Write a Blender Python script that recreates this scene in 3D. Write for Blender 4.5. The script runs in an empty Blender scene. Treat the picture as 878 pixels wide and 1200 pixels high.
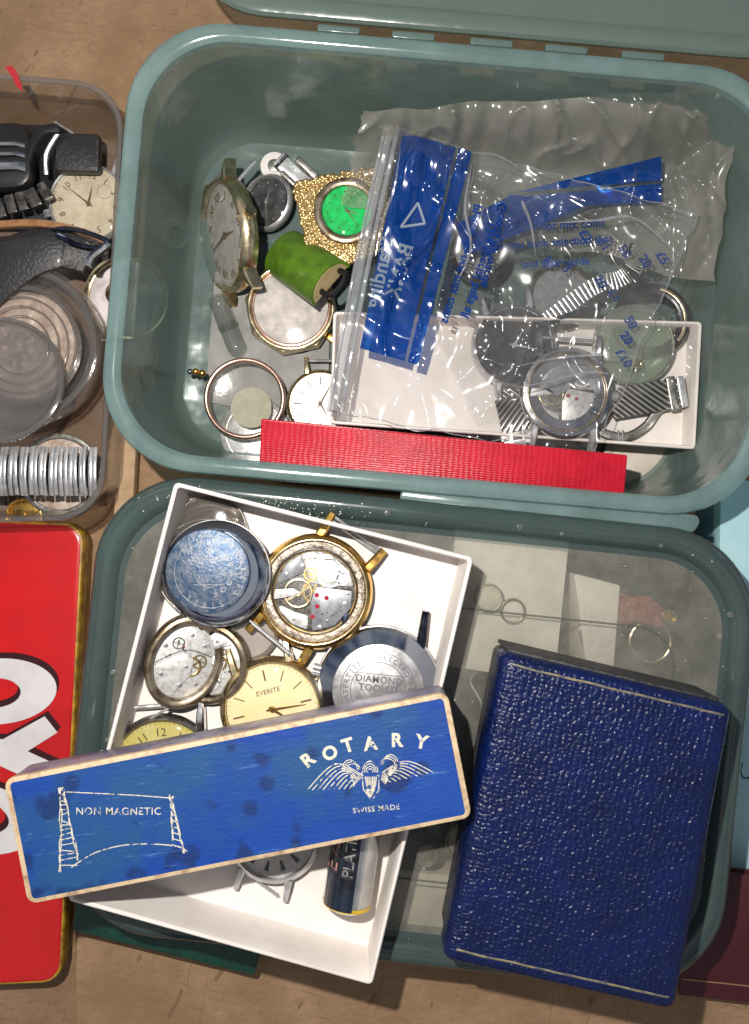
import bpy, bmesh, math, random
from mathutils import Vector, Matrix, noise
random.seed(7)
PI = math.pi
K = 0.0003            # one photo pixel at the tub rims is 0.3 mm
D, F = 1250.0, 1020.0 # camera height above the cardboard and the distance of the rim plane
CX, CY = 439.0, 600.0
sc = bpy.context.scene

# ------------------------------------------------------------------ camera
cd = bpy.data.cameras.new('camera'); cam = bpy.data.objects.new('camera', cd)
sc.collection.objects.link(cam); sc.camera = cam
cam.location = (0, 0, D*K); cam.rotation_euler = (0, 0, 0)
cd.sensor_fit = 'VERTICAL'; cd.angle = 2*math.atan(600.0/F)
cd.clip_start = 0.01; cd.clip_end = 50

# ------------------------------------------------------------------ world: dim room light
w = bpy.data.worlds.new('World'); sc.world = w; w.use_nodes = True
nt = w.node_tree; nt.nodes.clear()
wo = nt.nodes.new('ShaderNodeOutputWorld'); bg = nt.nodes.new('ShaderNodeBackground')
tc = nt.nodes.new('ShaderNodeTexCoord'); nz = nt.nodes.new('ShaderNodeTexNoise'); rp = nt.nodes.new('ShaderNodeValToRGB')
nz.inputs['Scale'].default_value = 2.3; nz.inputs['Detail'].default_value = 3
rp.color_ramp.elements[0].position = .37; rp.color_ramp.elements[0].color = (.05, .06, .085, 1)
rp.color_ramp.elements[1].position = .57; rp.color_ramp.elements[1].color = (.95, .92, .9, 1)
e = rp.color_ramp.elements.new(.45); e.color = (.16, .22, .36, 1)
nt.links.new(tc.outputs['Generated'], nz.inputs['Vector']); nt.links.new(nz.outputs['Fac'], rp.inputs['Fac'])
nt.links.new(rp.outputs['Color'], bg.inputs['Color']); nt.links.new(bg.outputs[0], wo.inputs['Surface'])
bg.inputs['Strength'].default_value = 0.42

# ------------------------------------------------------------------ the phone's flash beside the lens
ld = bpy.data.lights.new('camera_flash', 'POINT'); ld.energy = 6.3; ld.shadow_soft_size = 0.0035; ld.color = (1, .955, .9)
lo = bpy.data.objects.new('camera_flash', ld); sc.collection.objects.link(lo); lo.location = (-167*K, 190*K, 1290*K)
# wide soft area light from the upper left; its source is unseen, no known window
ad = bpy.data.lights.new('soft_area_light', 'AREA'); ad.energy = 0.55; ad.size = .5; ad.color = (1, .96, .92)
ao = bpy.data.objects.new('soft_area_light', ad); sc.collection.objects.link(ao)
ao.location = (-.75, .85, 1.0); ao.rotation_euler = (Vector((0, 0, .05))-ao.location).to_track_quat('-Z', 'Y').to_euler()

sc.view_settings.view_transform = 'Standard'; sc.view_settings.look = 'None'
sc.view_settings.exposure = 0.0; sc.view_settings.gamma = 1
cy = sc.cycles
cy.max_bounces = 14; cy.transparent_max_bounces = 40; cy.diffuse_bounces = 4; cy.glossy_bounces = 4
cy.transmission_bounces = 8; cy.sample_clamp_indirect = 4; cy.caustics_reflective = False; cy.caustics_refractive = False

# ------------------------------------------------------------------ helpers
def S(z): return (D - z)/F
def P(u, v, z): return Vector(((u-CX)*S(z), -(v-CY)*S(z), z))
I4 = Matrix.Identity(4)
def T(x, y, z=0): return Matrix.Translation((x, y, z))
def RZ(a): return Matrix.Rotation(math.radians(a), 4, 'Z')
def RX(a): return Matrix.Rotation(math.radians(a), 4, 'X')
def RY(a): return Matrix.Rotation(math.radians(a), 4, 'Y')

def obj(name, bm, m, parent=None, M=None, loc=None, sharp=32):
    if M is not None: bmesh.ops.transform(bm, matrix=M, verts=bm.verts)
    bmesh.ops.recalc_face_normals(bm, faces=bm.faces)
    me = bpy.data.meshes.new(name)
    for v in bm.verts: v.co *= K
    bm.to_mesh(me); bm.free()
    for p in me.polygons: p.use_smooth = True
    try: me.set_sharp_from_angle(angle=math.radians(sharp))
    except Exception: pass
    o = bpy.data.objects.new(name, me); sc.collection.objects.link(o)
    me.materials.append(m)
    if parent is not None: o.parent = parent
    if loc is not None: o.location = Vector(loc)*K
    return o
def tag(o, label, cat, group=None, kind=None):
    if label: o['label'] = label
    if cat: o['category'] = cat
    if group: o['group'] = group
    if kind: o['kind'] = kind
    return o
def thing(name, label, cat, loc, rz=0, tilt=None, group=None):
    o = bpy.data.objects.new(name, None); sc.collection.objects.link(o)
    o.empty_display_size = .005
    M = RZ(rz)
    if tilt: M = RZ(rz) @ RX(tilt[0]) @ RY(tilt[1])
    o.matrix_world = Matrix.Translation(Vector(loc)*K) @ M
    return tag(o, label, cat, group)

def lathe(bm, prof, n=64, M=I4, a0=0., a1=360., sx=1, sy=1):
    full = abs(a1-a0) >= 359.9
    cnt = n if full else n+1
    rings = []
    for i in range(cnt):
        a = math.radians(a0+(a1-a0)*i/n); c, s = math.cos(a), math.sin(a)
        rings.append([bm.verts.new(M @ Vector((r*c*sx, r*s*sy, z))) for r, z in prof])
    for i in range(n if full else n):
        A = rings[i]; B = rings[(i+1) % cnt]
        for j in range(len(prof)-1):
            vs = [A[j], B[j], B[j+1], A[j+1]]
            try: bm.faces.new(vs)
            except ValueError: pass
    if not full:
        for R_ in (rings[0], rings[-1]):
            if prof[0] != prof[-1]:
                try: bm.faces.new(R_)
                except ValueError: pass
    bmesh.ops.remove_doubles(bm, verts=bm.verts, dist=1e-4)
def ring(bm, r0, r1, z0, z1, n=64, M=I4, bev=None, a0=0., a1=360., sx=1, sy=1):
    b = min(r1-r0, z1-z0)*.3 if bev is None else bev
    lathe(bm, [(r0, z0), (r1, z0), (r1, z1-b), (r1-b*.3, z1-b*.3), (r1-b, z1), (r0+b, z1), (r0+b*.3, z1-b*.3), (r0, z1-b), (r0, z0)], n, M, a0, a1, sx, sy)
def disc(bm, r, z0, z1, n=64, M=I4, bev=0, sx=1, sy=1):
    pr = [(0, z0), (r, z0), (r, z1-bev)] + ([(r-bev*.3, z1-bev*.3), (r-bev, z1)] if bev else [(r, z1)]) + [(0, z1)]
    if not bev: pr = [(0, z0), (r, z0), (r, z1), (0, z1)]
    lathe(bm, pr, n, M, sx=sx, sy=sy)
def offs(poly, d):
    n = len(poly); out = []
    area = sum(poly[i][0]*poly[(i+1) % n][1]-poly[(i+1) % n][0]*poly[i][1] for i in range(n))
    sg = 1 if area > 0 else -1
    for i in range(n):
        p0 = Vector(poly[i-1][:2]); p1 = Vector(poly[i][:2]); p2 = Vector(poly[(i+1) % n][:2])
        e1 = (p1-p0); e2 = (p2-p1)
        if e1.length < 1e-6: e1 = e2
        if e2.length < 1e-6: e2 = e1
        e1.normalize(); e2.normalize()
        n1 = Vector((-e1.y, e1.x))*sg; n2 = Vector((-e2.y, e2.x))*sg
        m = n1+n2
        m = m/max(.3, m.length_squared/2) if m.length > 1e-6 else n1
        out.append(((p1+m*d).x, (p1+m*d).y))
    return out
def prism(bm, poly, z0, z1, M=I4, bev=0):
    rings = [(poly, z0), (poly, z1)] if not bev else [(offs(poly, bev), z0), (offs(poly, bev*.3), z0+bev*.3), (poly, z0+bev), (poly, z1-bev), (offs(poly, bev*.3), z1-bev*.3), (offs(poly, bev), z1)]
    vs = [[bm.verts.new(M @ Vector((x, y, z))) for x, y in pl] for pl, z in rings]
    n = len(poly)
    for a, b in zip(vs, vs[1:]):
        for i in range(n): bm.faces.new([a[i], a[(i+1) % n], b[(i+1) % n], b[i]])
    bm.faces.new(vs[0][::-1]); bm.faces.new(vs[-1])
def roundpoly(pts, r, n=6):
    out = []; m = len(pts)
    rs = r if isinstance(r, (list, tuple)) else [r]*m
    for i in range(m):
        p0 = Vector(pts[i-1]); p1 = Vector(pts[i]); p2 = Vector(pts[(i+1) % m]); rr = rs[i]
        if rr <= 0: out.append((p1.x, p1.y)); continue
        a = (p0-p1).normalized(); b = (p2-p1).normalized(); ang = a.angle(b)
        t = rr/math.tan(ang/2); c = p1 + (a+b).normalized()*(rr/math.sin(ang/2))
        s = p1+a*t-c; e_ = p1+b*t-c
        a0 = math.atan2(s.y, s.x); a1 = math.atan2(e_.y, e_.x); dlt = (a1-a0+PI) % (2*PI)-PI
        for k in range(n+1):
            q = a0+dlt*k/n; out.append((c.x+rr*math.cos(q), c.y+rr*math.sin(q)))
    return out
def rrect(w_, h_, r, n=8): return roundpoly([(-w_/2, -h_/2), (w_/2, -h_/2), (w_/2, h_/2), (-w_/2, h_/2)], r, n)
def box(bm, w_, h_, z0, z1, M=I4, r=0.5, bev=0):
    prism(bm, rrect(w_, h_, r, 3) if r else [(-w_/2, -h_/2), (w_/2, -h_/2), (w_/2, h_/2), (-w_/2, h_/2)], z0, z1, M, bev)
def loft(bm, rings, cap0=False, cap1=False, M=I4, closed=False):
    vs = [[bm.verts.new(M @ Vector(p)) for p in r] for r in rings]; n = len(vs[0])
    prs = list(zip(vs, vs[1:])) + ([(vs[-1], vs[0])] if closed else [])
    for a, b in prs:
        for i in range(n): bm.faces.new([a[i], a[(i+1) % n], b[(i+1) % n], b[i]])
    if cap0: bm.faces.new(vs[0][::-1])
    if cap1: bm.faces.new(vs[-1])
def tube(bm, pts, r, n=8, M=I4, closed=False, fl=1.0):
    pts = [Vector(p) for p in pts]; m = len(pts); rings = []
    for i, p in enumerate(pts):
        a = pts[i-1] if (i or closed) else p; b = pts[(i+1) % m] if (i < m-1 or closed) else p
        t = (b-a).normalized(); up = Vector((0, 0, 1)) if abs(t.z) < .95 else Vector((1, 0, 0))
        s = t.cross(up).normalized(); u = s.cross(t)
        rr = r[i] if isinstance(r, (list, tuple)) else r
        rings.append([p + s*math.cos(q*2*PI/n)*rr + u*math.sin(q*2*PI/n)*rr*fl for q in range(n)])
    if closed: loft(bm, rings, M=M, closed=True)
    else: loft(bm, rings, True, True, M)
def spline(pts, n=10):
    pts = [Vector(p) for p in pts]; out = []
    for i in range(len(pts)-1):
        p0 = pts[max(0, i-1)]; p1 = pts[i]; p2 = pts[i+1]; p3 = pts[min(len(pts)-1, i+2)]
        for k in range(n):
            t = k/n; out.append(.5*((2*p1)+(p2-p0)*t+(2*p0-5*p1+4*p2-p3)*t*t+(3*p1-p0-3*p2+p3)*t**3))
    return out+[pts[-1]]
def textbm(body, size, ext=.5, off=0., shear=0., sp=1., align='CENTER'):
    cu = bpy.data.curves.new('t', 'FONT'); cu.body = body; cu.size = size; cu.extrude = ext; cu.offset = off; cu.shear = shear
    cu.align_x = align; cu.align_y = 'CENTER'; cu.space_character = sp; cu.resolution_u = 3
    o = bpy.data.objects.new('t', cu); sc.collection.objects.link(o)
    me = bpy.data.meshes.new_from_object(o); bm = bmesh.new(); bm.from_mesh(me)
    bpy.data.objects.remove(o); bpy.data.meshes.remove(me); bpy.data.curves.remove(cu)
    return bm
def merge(dst, src, M=I4, fn=None):
    mp = {}
    for v in src.verts:
        c = M @ v.co
        mp[v] = dst.verts.new(fn(c) if fn else c)
    for f in src.faces:
        try: dst.faces.new([mp[v] for v in f.verts])
        except ValueError: pass
    src.free()

# ------------------------------------------------------------------ materials
def base(name):
    m = bpy.data.materials.new(name); m.use_nodes = True; t = m.node_tree
    return m, t, t.nodes['Principled BSDF'], t.nodes['Material Output']
def coords(t, rot=0, stretch=(1, 1, 1)):
    c = t.nodes.new('ShaderNodeTexCoord'); mp = t.nodes.new('ShaderNodeMapping')
    mp.inputs['Scale'].default_value = [s/K for s in stretch]; mp.inputs['Rotation'].default_value = (0, 0, math.radians(rot))
    t.links.new(c.outputs['Object'], mp.inputs['Vector']); return mp.outputs['Vector']
def noi(t, vec, scale, detail=4, rough=.55, kind='noise', dist=0):
    if kind == 'noise':
        n = t.nodes.new('ShaderNodeTexNoise'); n.inputs['Detail'].default_value = detail; n.inputs['Roughness'].default_value = rough; n.inputs['Distortion'].default_value = dist
    elif kind == 'voronoi':
        n = t.nodes.new('ShaderNodeTexVoronoi')
    elif kind == 'edge':
        n = t.nodes.new('ShaderNodeTexVoronoi'); n.feature = 'DISTANCE_TO_EDGE'
    elif kind == 'wave':
        n = t.nodes.new('ShaderNodeTexWave'); n.inputs['Distortion'].default_value = dist; n.inputs['Detail'].default_value = detail
    n.inputs['Scale'].default_value = scale; t.links.new(vec, n.inputs['Vector'])
    return n.outputs['Distance'] if kind in ('voronoi', 'edge') else (n.outputs['Color'] if kind == 'wavec' else n.outputs['Fac'])
def ramp(t, fac, stops):
    r = t.nodes.new('ShaderNodeValToRGB'); els = r.color_ramp.elements
    while len(els) < len(stops): els.new(.5)
    for el, (p, c) in zip(els, stops): el.position = p; el.color = (*c, 1) if len(c) == 3 else c
    t.links.new(fac, r.inputs['Fac']); return r.outputs['Color']
def mixc(t, fac, a, b, mode='MIX'):
    n = t.nodes.new('ShaderNodeMix'); n.data_type = 'RGBA'; n.blend_type = mode
    for s, v in ((n.inputs[0], fac), (n.inputs[6], a), (n.inputs[7], b)):
        if hasattr(v, 'links') or hasattr(v, 'is_linked'): t.links.new(v, s)
        else: s.default_value = v if isinstance(v, (int, float)) else (*v, 1)
    return n.outputs[2]
def bump(t, p, h, strength, dist, prev=None):
    b = t.nodes.new('ShaderNodeBump'); b.inputs['Strength'].default_value = strength; b.inputs['Distance'].default_value = dist*K
    t.links.new(h, b.inputs['Height'])
    if prev is not None: t.links.new(prev, b.inputs['Normal'])
    t.links.new(b.outputs[0], p.inputs['Normal']); return b.outputs[0]
def mat(name, col, rough=.5, metal=0., col2=None, cs=.05, c0=.4, c1=.62, bs=0, bstr=.4, bd=1., rvar=0, spec=.5, coat=0, rot=0, stretch=(1, 1, 1)):
    m, t, p, o = base(name); v = coords(t, rot, stretch)
    p.inputs['Base Color'].default_value = (*col, 1); p.inputs['Roughness'].default_value = rough
    p.inputs['Metallic'].default_value = metal; p.inputs['Specular IOR Level'].default_value = spec; p.inputs['Coat Weight'].default_value = coat
    p.inputs['Coat Roughness'].default_value = .12
    if col2: t.links.new(ramp(t, noi(t, v, cs, 6, .62), [(c0, col), (c1, col2)]), p.inputs['Base Color'])
    if rvar:
        t.links.new(ramp(t, noi(t, v, .06, 5), [(.35, (max(0, rough-rvar),)*3), (.65, (rough+rvar,)*3)]), p.inputs['Roughness'])
    if bs: bump(t, p, noi(t, v, bs, 5), bstr, bd)
    return m
def film(name, tint, amount, col, rough=.25, bs=0, bstr=.3, bd=2., gloss=1.0, ior=1.45, trans=.0, cs=0, amount2=None, rot=0, det=3):
    """see-through plastic: tinted see-through light, some body colour, glossy skin"""
    m, t, p, o = base(name); v = coords(t, rot)
    p.inputs['Base Color'].default_value = (*col, 1); p.inputs['Roughness'].default_value = rough
    tr = t.nodes.new('ShaderNodeBsdfTransparent'); tr.inputs['Color'].default_value = (*tint, 1)
    gl = t.nodes.new('ShaderNodeBsdfGlossy'); gl.inputs['Roughness'].default_value = rough
    fr = t.nodes.new('ShaderNodeLayerWeight'); fr.inputs['Blend'].default_value = .5
    pw = t.nodes.new('ShaderNodeMath'); pw.operation = 'POWER'; pw.inputs[1].default_value = 4.0
    t.links.new(fr.outputs['Facing'], pw.inputs[0])
    mu = t.nodes.new('ShaderNodeMath'); mu.operation = 'MULTIPLY_ADD'; mu.use_clamp = True; mu.inputs[1].default_value = .45*min(1.4, gloss); mu.inputs[2].default_value = .04*gloss
    t.links.new(pw.outputs[0], mu.inputs[0])
    a = t.nodes.new('ShaderNodeMixShader'); b = t.nodes.new('ShaderNodeMixShader')
    di = t.nodes.new('ShaderNodeBsdfDiffuse'); di.inputs['Color'].default_value = (*col, 1)
    tl = t.nodes.new('ShaderNodeBsdfTranslucent'); tl.inputs['Color'].default_value = (*col, 1)
    dm = t.nodes.new('ShaderNodeMixShader'); dm.inputs[0].default_value = trans
    t.links.new(di.outputs[0], dm.inputs[1]); t.links.new(tl.outputs[0], dm.inputs[2])
    a.inputs[0].default_value = amount
    if cs:
        t.links.new(ramp(t, noi(t, v, cs, 6, .65), [(.38, (amount,)*3), (.66, (amount2,)*3)]), a.inputs[0])
    t.links.new(tr.outputs[0], a.inputs[1]); t.links.new(dm.outputs[0], a.inputs[2])
    t.links.new(mu.outputs[0], b.inputs[0]); t.links.new(a.outputs[0], b.inputs[1]); t.links.new(gl.outputs[0], b.inputs[2])
    t.links.new(b.outputs[0], o.inputs['Surface'])
    if bs:
        bn = t.nodes.new('ShaderNodeBump'); bn.inputs['Strength'].default_value = bstr; bn.inputs['Distance'].default_value = bd*K
        t.links.new(noi(t, v, bs, det), bn.inputs['Height'])
        for q in (gl, fr, di): t.links.new(bn.outputs[0], q.inputs['Normal'])
    t.nodes.remove(p); return m

chrome = mat('chrome', (.72, .73, .75), .16, 1, col2=(.5, .5, .52), cs=.04, rvar=.07)
bluechrome = mat('blue_reflecting_chrome', (.42, .48, .58), .13, 1)
blacksteel = mat('smoked_steel', (.06, .055, .05), .3, .8, col2=(.2, .19, .18), cs=.1)
chrome_dark = mat('dark_chrome', (.10, .11, .15), .14, 1, col2=(.03, .035, .06), cs=.05, rvar=.06)
steel = mat('brushed_steel', (.66, .66, .67), .33, .75, col2=(.46, .46, .46), cs=.08, bs=.5, bstr=.15, bd=.5, rvar=.08)
dullsteel = mat('dull_steel', (.42, .41, .38), .38, 1, col2=(.22, .2, .17), cs=.12, bs=.3, bstr=.3, bd=.6)
bronze = mat('tarnished_brass', (.13, .085, .05), .34, .8, col2=(.34, .29, .21), cs=.05, bs=.25, bstr=.3, bd=.6)
gold = mat('gold_plate', (.85, .55, .16), .2, 1, col2=(.72, .42, .10), cs=.05, rvar=.08)
goldpale = mat('pale_gold', (.78, .66, .42), .26, 1, col2=(.55, .45, .28), cs=.05, rvar=.08)
goldgrain = mat('rough_gold', (.82, .62, .32), .34, .8, col2=(.55, .38, .15), cs=.12)
rose = mat('rose_gold', (.66, .42, .32), .25, 1, col2=(.45, .3, .24), cs=.06, rvar=.06)
black = mat('black_metal', (.015, .015, .018), .25, .3, bs=.3, bstr=.1)
blackpl = mat('black_plastic', (.012, .011, .012), .35, 0, bs=.2, bstr=.2)
ink = mat('black_ink', (.03, .028, .025), .5)
brownink = mat('brown_ink', (.12, .07, .03), .5)
creamdial = mat('cream_dial', (.66, .58, .42), .45, col2=(.52, .44, .3), cs=.05)
silverdial = mat('silver_dial', (.62, .59, .55), .4, .2, col2=(.46, .43, .39), cs=.06)
golddial = mat('champagne_dial', (.95, .76, .38), .4, .12, col2=(.95, .80, .48), cs=.03, coat=.3)
yellowdial = mat('yellow_dial', (.62, .53, .13), .38, .2, col2=(.7, .62, .24), cs=.05, coat=.3)
pinkdial = mat('milky_crystal', (.82, .74, .73), .5, 0, col2=(.5, .45, .44), cs=.04)
bluedial = mat('midnight_dial', (.003, .004, .016), .3, 0, coat=.3)
greendial = mat('green_dial', (.0, .68, .13), .25, 0, col2=(.0, .45, .08), cs=.08, coat=1)
blackdial = mat('dark_sparkle_dial', (.006, .006, .009), .35, 0, col2=(.03, .03, .035), cs=.15)
platemat = mat('nickel_plate', (.70, .69, .67), .4, .35, col2=(.36, .35, .34), cs=.16, c0=.45, c1=.72, bs=.35, bstr=.3, bd=.6)
plategrey = mat('grey_bridge', (.30, .31, .33), .4, .4, col2=(.2, .2, .22), cs=.1, bs=.8, bstr=.15, bd=.4)
darkplate = mat('dark_plate', (.20, .19, .17), .4, .4, col2=(.06, .055, .05), cs=.2, bs=.3, bstr=.4, bd=.8)
brass = mat('brass_wheel', (.75, .55, .2), .25, 1)
ruby = mat('ruby', (.36, .01, .03), .12, 0, coat=1)
bluefilm = mat('blue_case_back', (.03, .075, .15), .40, .4, col2=(.17, .19, .23), cs=.12, c0=.36, c1=.68, bs=.3, bstr=.8, bd=.8)
glass = film('watch_glass', (.97, .97, .97), .01, (.8, .8, .8), .03, gloss=.8, ior=1.5)
glassdirty = film('scratched_glass', (.93, .93, .91), .05, (.6, .58, .52), .1, gloss=.9, ior=1.5, bs=.1, bstr=.15, bd=1, cs=.08, amount2=.14)
glassgrey = film('greyish_glass', (.72, .70, .67), .12, (.4, .38, .35), .1, gloss=1.2, ior=1.5, bs=.1, bstr=.2, bd=1)
glass2 = film('clear_capsule', (.88, .9, .88), .03, (.6, .6, .58), .06, gloss=3, ior=1.5)
glassgreen = film('greenish_glass', (.75, .82, .74), .30, (.42, .46, .38), .14, gloss=2, ior=1.5)
acrylic = film('clear_acrylic', (.9, .88, .86), .04, (.45, .42, .4), .1, gloss=1.3, ior=1.5, bs=.03, bstr=.35, bd=2, cs=.05, amount2=.1)
acrylic_rim = film('clear_acrylic_rim', (.75, .73, .71), .18, (.3, .29, .28), .1, gloss=1.8, ior=1.5)
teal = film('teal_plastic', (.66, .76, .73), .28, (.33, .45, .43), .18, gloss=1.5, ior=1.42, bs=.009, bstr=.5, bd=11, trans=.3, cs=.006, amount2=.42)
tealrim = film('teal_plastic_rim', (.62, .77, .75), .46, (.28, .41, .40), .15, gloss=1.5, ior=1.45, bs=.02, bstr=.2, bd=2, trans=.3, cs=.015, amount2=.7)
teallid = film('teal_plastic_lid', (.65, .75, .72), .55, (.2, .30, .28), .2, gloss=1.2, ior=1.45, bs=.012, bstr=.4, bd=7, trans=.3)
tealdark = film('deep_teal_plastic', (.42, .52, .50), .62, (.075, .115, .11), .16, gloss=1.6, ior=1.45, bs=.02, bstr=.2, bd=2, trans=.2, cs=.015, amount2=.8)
lidpanel = film('cloudy_lid_plastic', (.88, .88, .83), .30, (.44, .43, .37), .16, gloss=1.0, ior=1.42, bs=.02, bstr=.2, bd=3, trans=.3, cs=.02, amount2=.5)
lidline = film('lid_moulding', (.6, .62, .58), .45, (.22, .23, .2), .2, gloss=1.5)
bagm = film('bag_film', (.95, .95, .95), .01, (.62, .62, .6), .15, gloss=1.0, ior=1.45, cs=.007, amount2=.09)
bagm2 = film('bag_film_clear', (.95, .95, .95), .01, (.6, .6, .57), .15, gloss=.7, ior=1.45, cs=.009, amount2=.05)
baghaze = film('bag_film_hazy', (.86, .85, .80), .20, (.50, .47, .41), .2, gloss=1.5, ior=1.45, cs=.006, amount2=.36)
bagseal = film('bag_zip', (.85, .86, .88), .26, (.55, .56, .58), .14, gloss=2.4, ior=1.5, bs=.05, bstr=.5, bd=2)
bagblue = film('bag_blue_print', (.03, .20, .72), .58, (.002, .05, .27), .15, gloss=1.8, ior=1.45)
bagink = film('bag_blue_ink', (.05, .15, .5), .9, (.01, .08, .40), .2, gloss=1)
baglight = film('bag_pale_print', (.8, .85, .9), .6, (.42, .5, .6), .2, gloss=1)

def cardboard_mat(name, c1, c2):
    m, t, p, o = base(name); v = coords(t, 28); p.inputs['Roughness'].default_value = .85; p.inputs['Specular IOR Level'].default_value = .2
    a = ramp(t, noi(t, v, .012, 6, .6), [(.35, c1), (.68, c2)])
    fib = noi(t, coords(t, 28, (.6, 1.5, 1)), .12, 6, .7)
    a2 = mixc(t, ramp(t, fib, [(.35, (0, 0, 0)), (.75, (.7, .7, .7))]), a, tuple(x*.8 for x in c1))
    wv0 = noi(t, v, .0085, 2, .5, 'wave', 2.5)
    gate = ramp(t, noi(t, v, .02, 3), [(.48, (1, 1, 1)), (.6, (0, 0, 0))])
    wv = mixc(t, gate, wv0, (1, 1, 1))
    a3 = mixc(t, ramp(t, wv, [(0, (1, 1, 1)), (.07, (0, 0, 0))]), a2, tuple(x*.72 for x in c1))
    br_ = t.nodes.new('ShaderNodeTexBrick'); br_.inputs['Scale'].default_value = .010; br_.inputs['Mortar Size'].default_value = .007; br_.inputs['Mortar Smooth'].default_value = .6
    br_.inputs['Color1'].default_value = (1, 1, 1, 1); br_.inputs['Color2'].default_value = (1, 1, 1, 1); br_.inputs['Mortar'].default_value = (0, 0, 0, 1); br_.offset = .5
    t.links.new(coords(t, -78, (1, .9, 1)), br_.inputs['Vector'])
    gb = ramp(t, noi(t, v, .035, 3, .7), [(.40, (0, 0, 0)), (.47, (1, 1, 1))])
    dash = mixc(t, gb, br_.outputs['Color'], (1, 1, 1))
    a3 = mixc(t, dash, tuple(x*.72 for x in c1), a3)
    t.links.new(a3, p.inputs['Base Color'])
    n1 = bump(t, p, fib, .2, 1.0); bump(t, p, ramp(t, wv, [(0, (0, 0, 0)), (.12, (1, 1, 1))]), .3, 2, n1)
    return m
cardb = cardboard_mat('corrugated_cardboard', (.27, .165, .09), (.39, .25, .15))
cardlight = mat('raw_cardboard_edge', (.5, .34, .2), .8, col2=(.4, .26, .15), cs=.05, bs=.15, bstr=.3)
whitecard = mat('white_card', (.82, .765, .72), .62, col2=(.66, .59, .52), cs=.012, c0=.45, c1=.8, bs=.06, bstr=.2, bd=1.2)
creamcard = mat('cream_card', (.70, .63, .54), .6, col2=(.58, .5, .42), cs=.02, bs=.08, bstr=.2)
greycard = mat('dull_white_card', (.34, .33, .31), .6, col2=(.24, .235, .22), cs=.02, bs=.08, bstr=.2)
boxedge = mat('worn_cream_edge', (.64, .48, .30), .6, col2=(.30, .19, .11), cs=.07, c0=.47, c1=.70, bs=.12, bstr=.3)
redpaint = mat('red_enamel', (.62, .004, .006), .28, col2=(.5, .003, .006), cs=.01, bs=.01, bstr=.1, bd=2, coat=.3)
tingold = mat('tin_gold_edge', (.52, .31, .025), .4, .0, col2=(.22, .11, .02), cs=.05, bs=.06, bstr=.2)
tinwhite = mat('tin_white_print', (.72, .69, .69), .35, col2=(.64, .61, .61), cs=.02)
tinshadow = mat('tin_maroon_print', (.035, .003, .004), .35)
lightblue = mat('light_blue_card', (.36, .60, .66), .65, col2=(.42, .65, .69), cs=.02, bs=.05, bstr=.2)
slate = mat('slate_blue_card', (.07, .17, .25), .6, col2=(.09, .2, .28), cs=.02)
maroon = mat('maroon_cloth', (.06, .004, .010), .55, col2=(.06, .005, .01), cs=.05, bs=.3, bstr=.3)
greenbook = mat('green_leather', (.006, .055, .035), .4, col2=(.004, .035, .022), cs=.08, bs=.2, bstr=.5)
foil = mat('gold_foil_line', (.30, .25, .15), .45, .3, col2=(.10, .10, .12), cs=.10, c0=.42, c1=.6)
copperline = mat('copper_line', (.4, .2, .1), .4, .3)
darkleather = mat('dark_grain_leather', (.018, .017, .018), .42, bs=.22, bstr=.8, bd=1.5, coat=.1)
tanedge = mat('tan_leather_edge', (.30, .14, .05), .55, col2=(.2, .08, .03), cs=.08)
greenleather = mat('green_leather_cuff', (.10, .21, .012), .45, col2=(.06, .13, .01), cs=.05, bs=.15, bstr=.15, coat=.15)
greenlining = mat('cork_lining', (.42, .33, .17), .6, col2=(.33, .25, .12), cs=.1, bs=.2, bstr=.3)
batterydark = mat('battery_dark_print', (.008, .009, .012), .2, .3, col2=(.015, .028, .055), cs=.06, coat=.8)
batterysilver = mat('battery_silver', (.66, .66, .64), .25, .8, col2=(.5, .5, .5), cs=.05, coat=.5)
batteryyellow = mat('battery_yellow', (.75, .50, .03), .3, .2, coat=.5)
batteryred = mat('battery_pink_print', (.6, .26, .22), .35)
coarse = mat('pinkish_parts_mix', (.42, .30, .23), .4, .1, col2=(.68, .58, .50), cs=.05, c0=.38, c1=.62, bs=.06, bstr=.7, bd=3)
redscrap = mat('red_foil_scrap', (.45, .02, .03), .3, .1)

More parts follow.
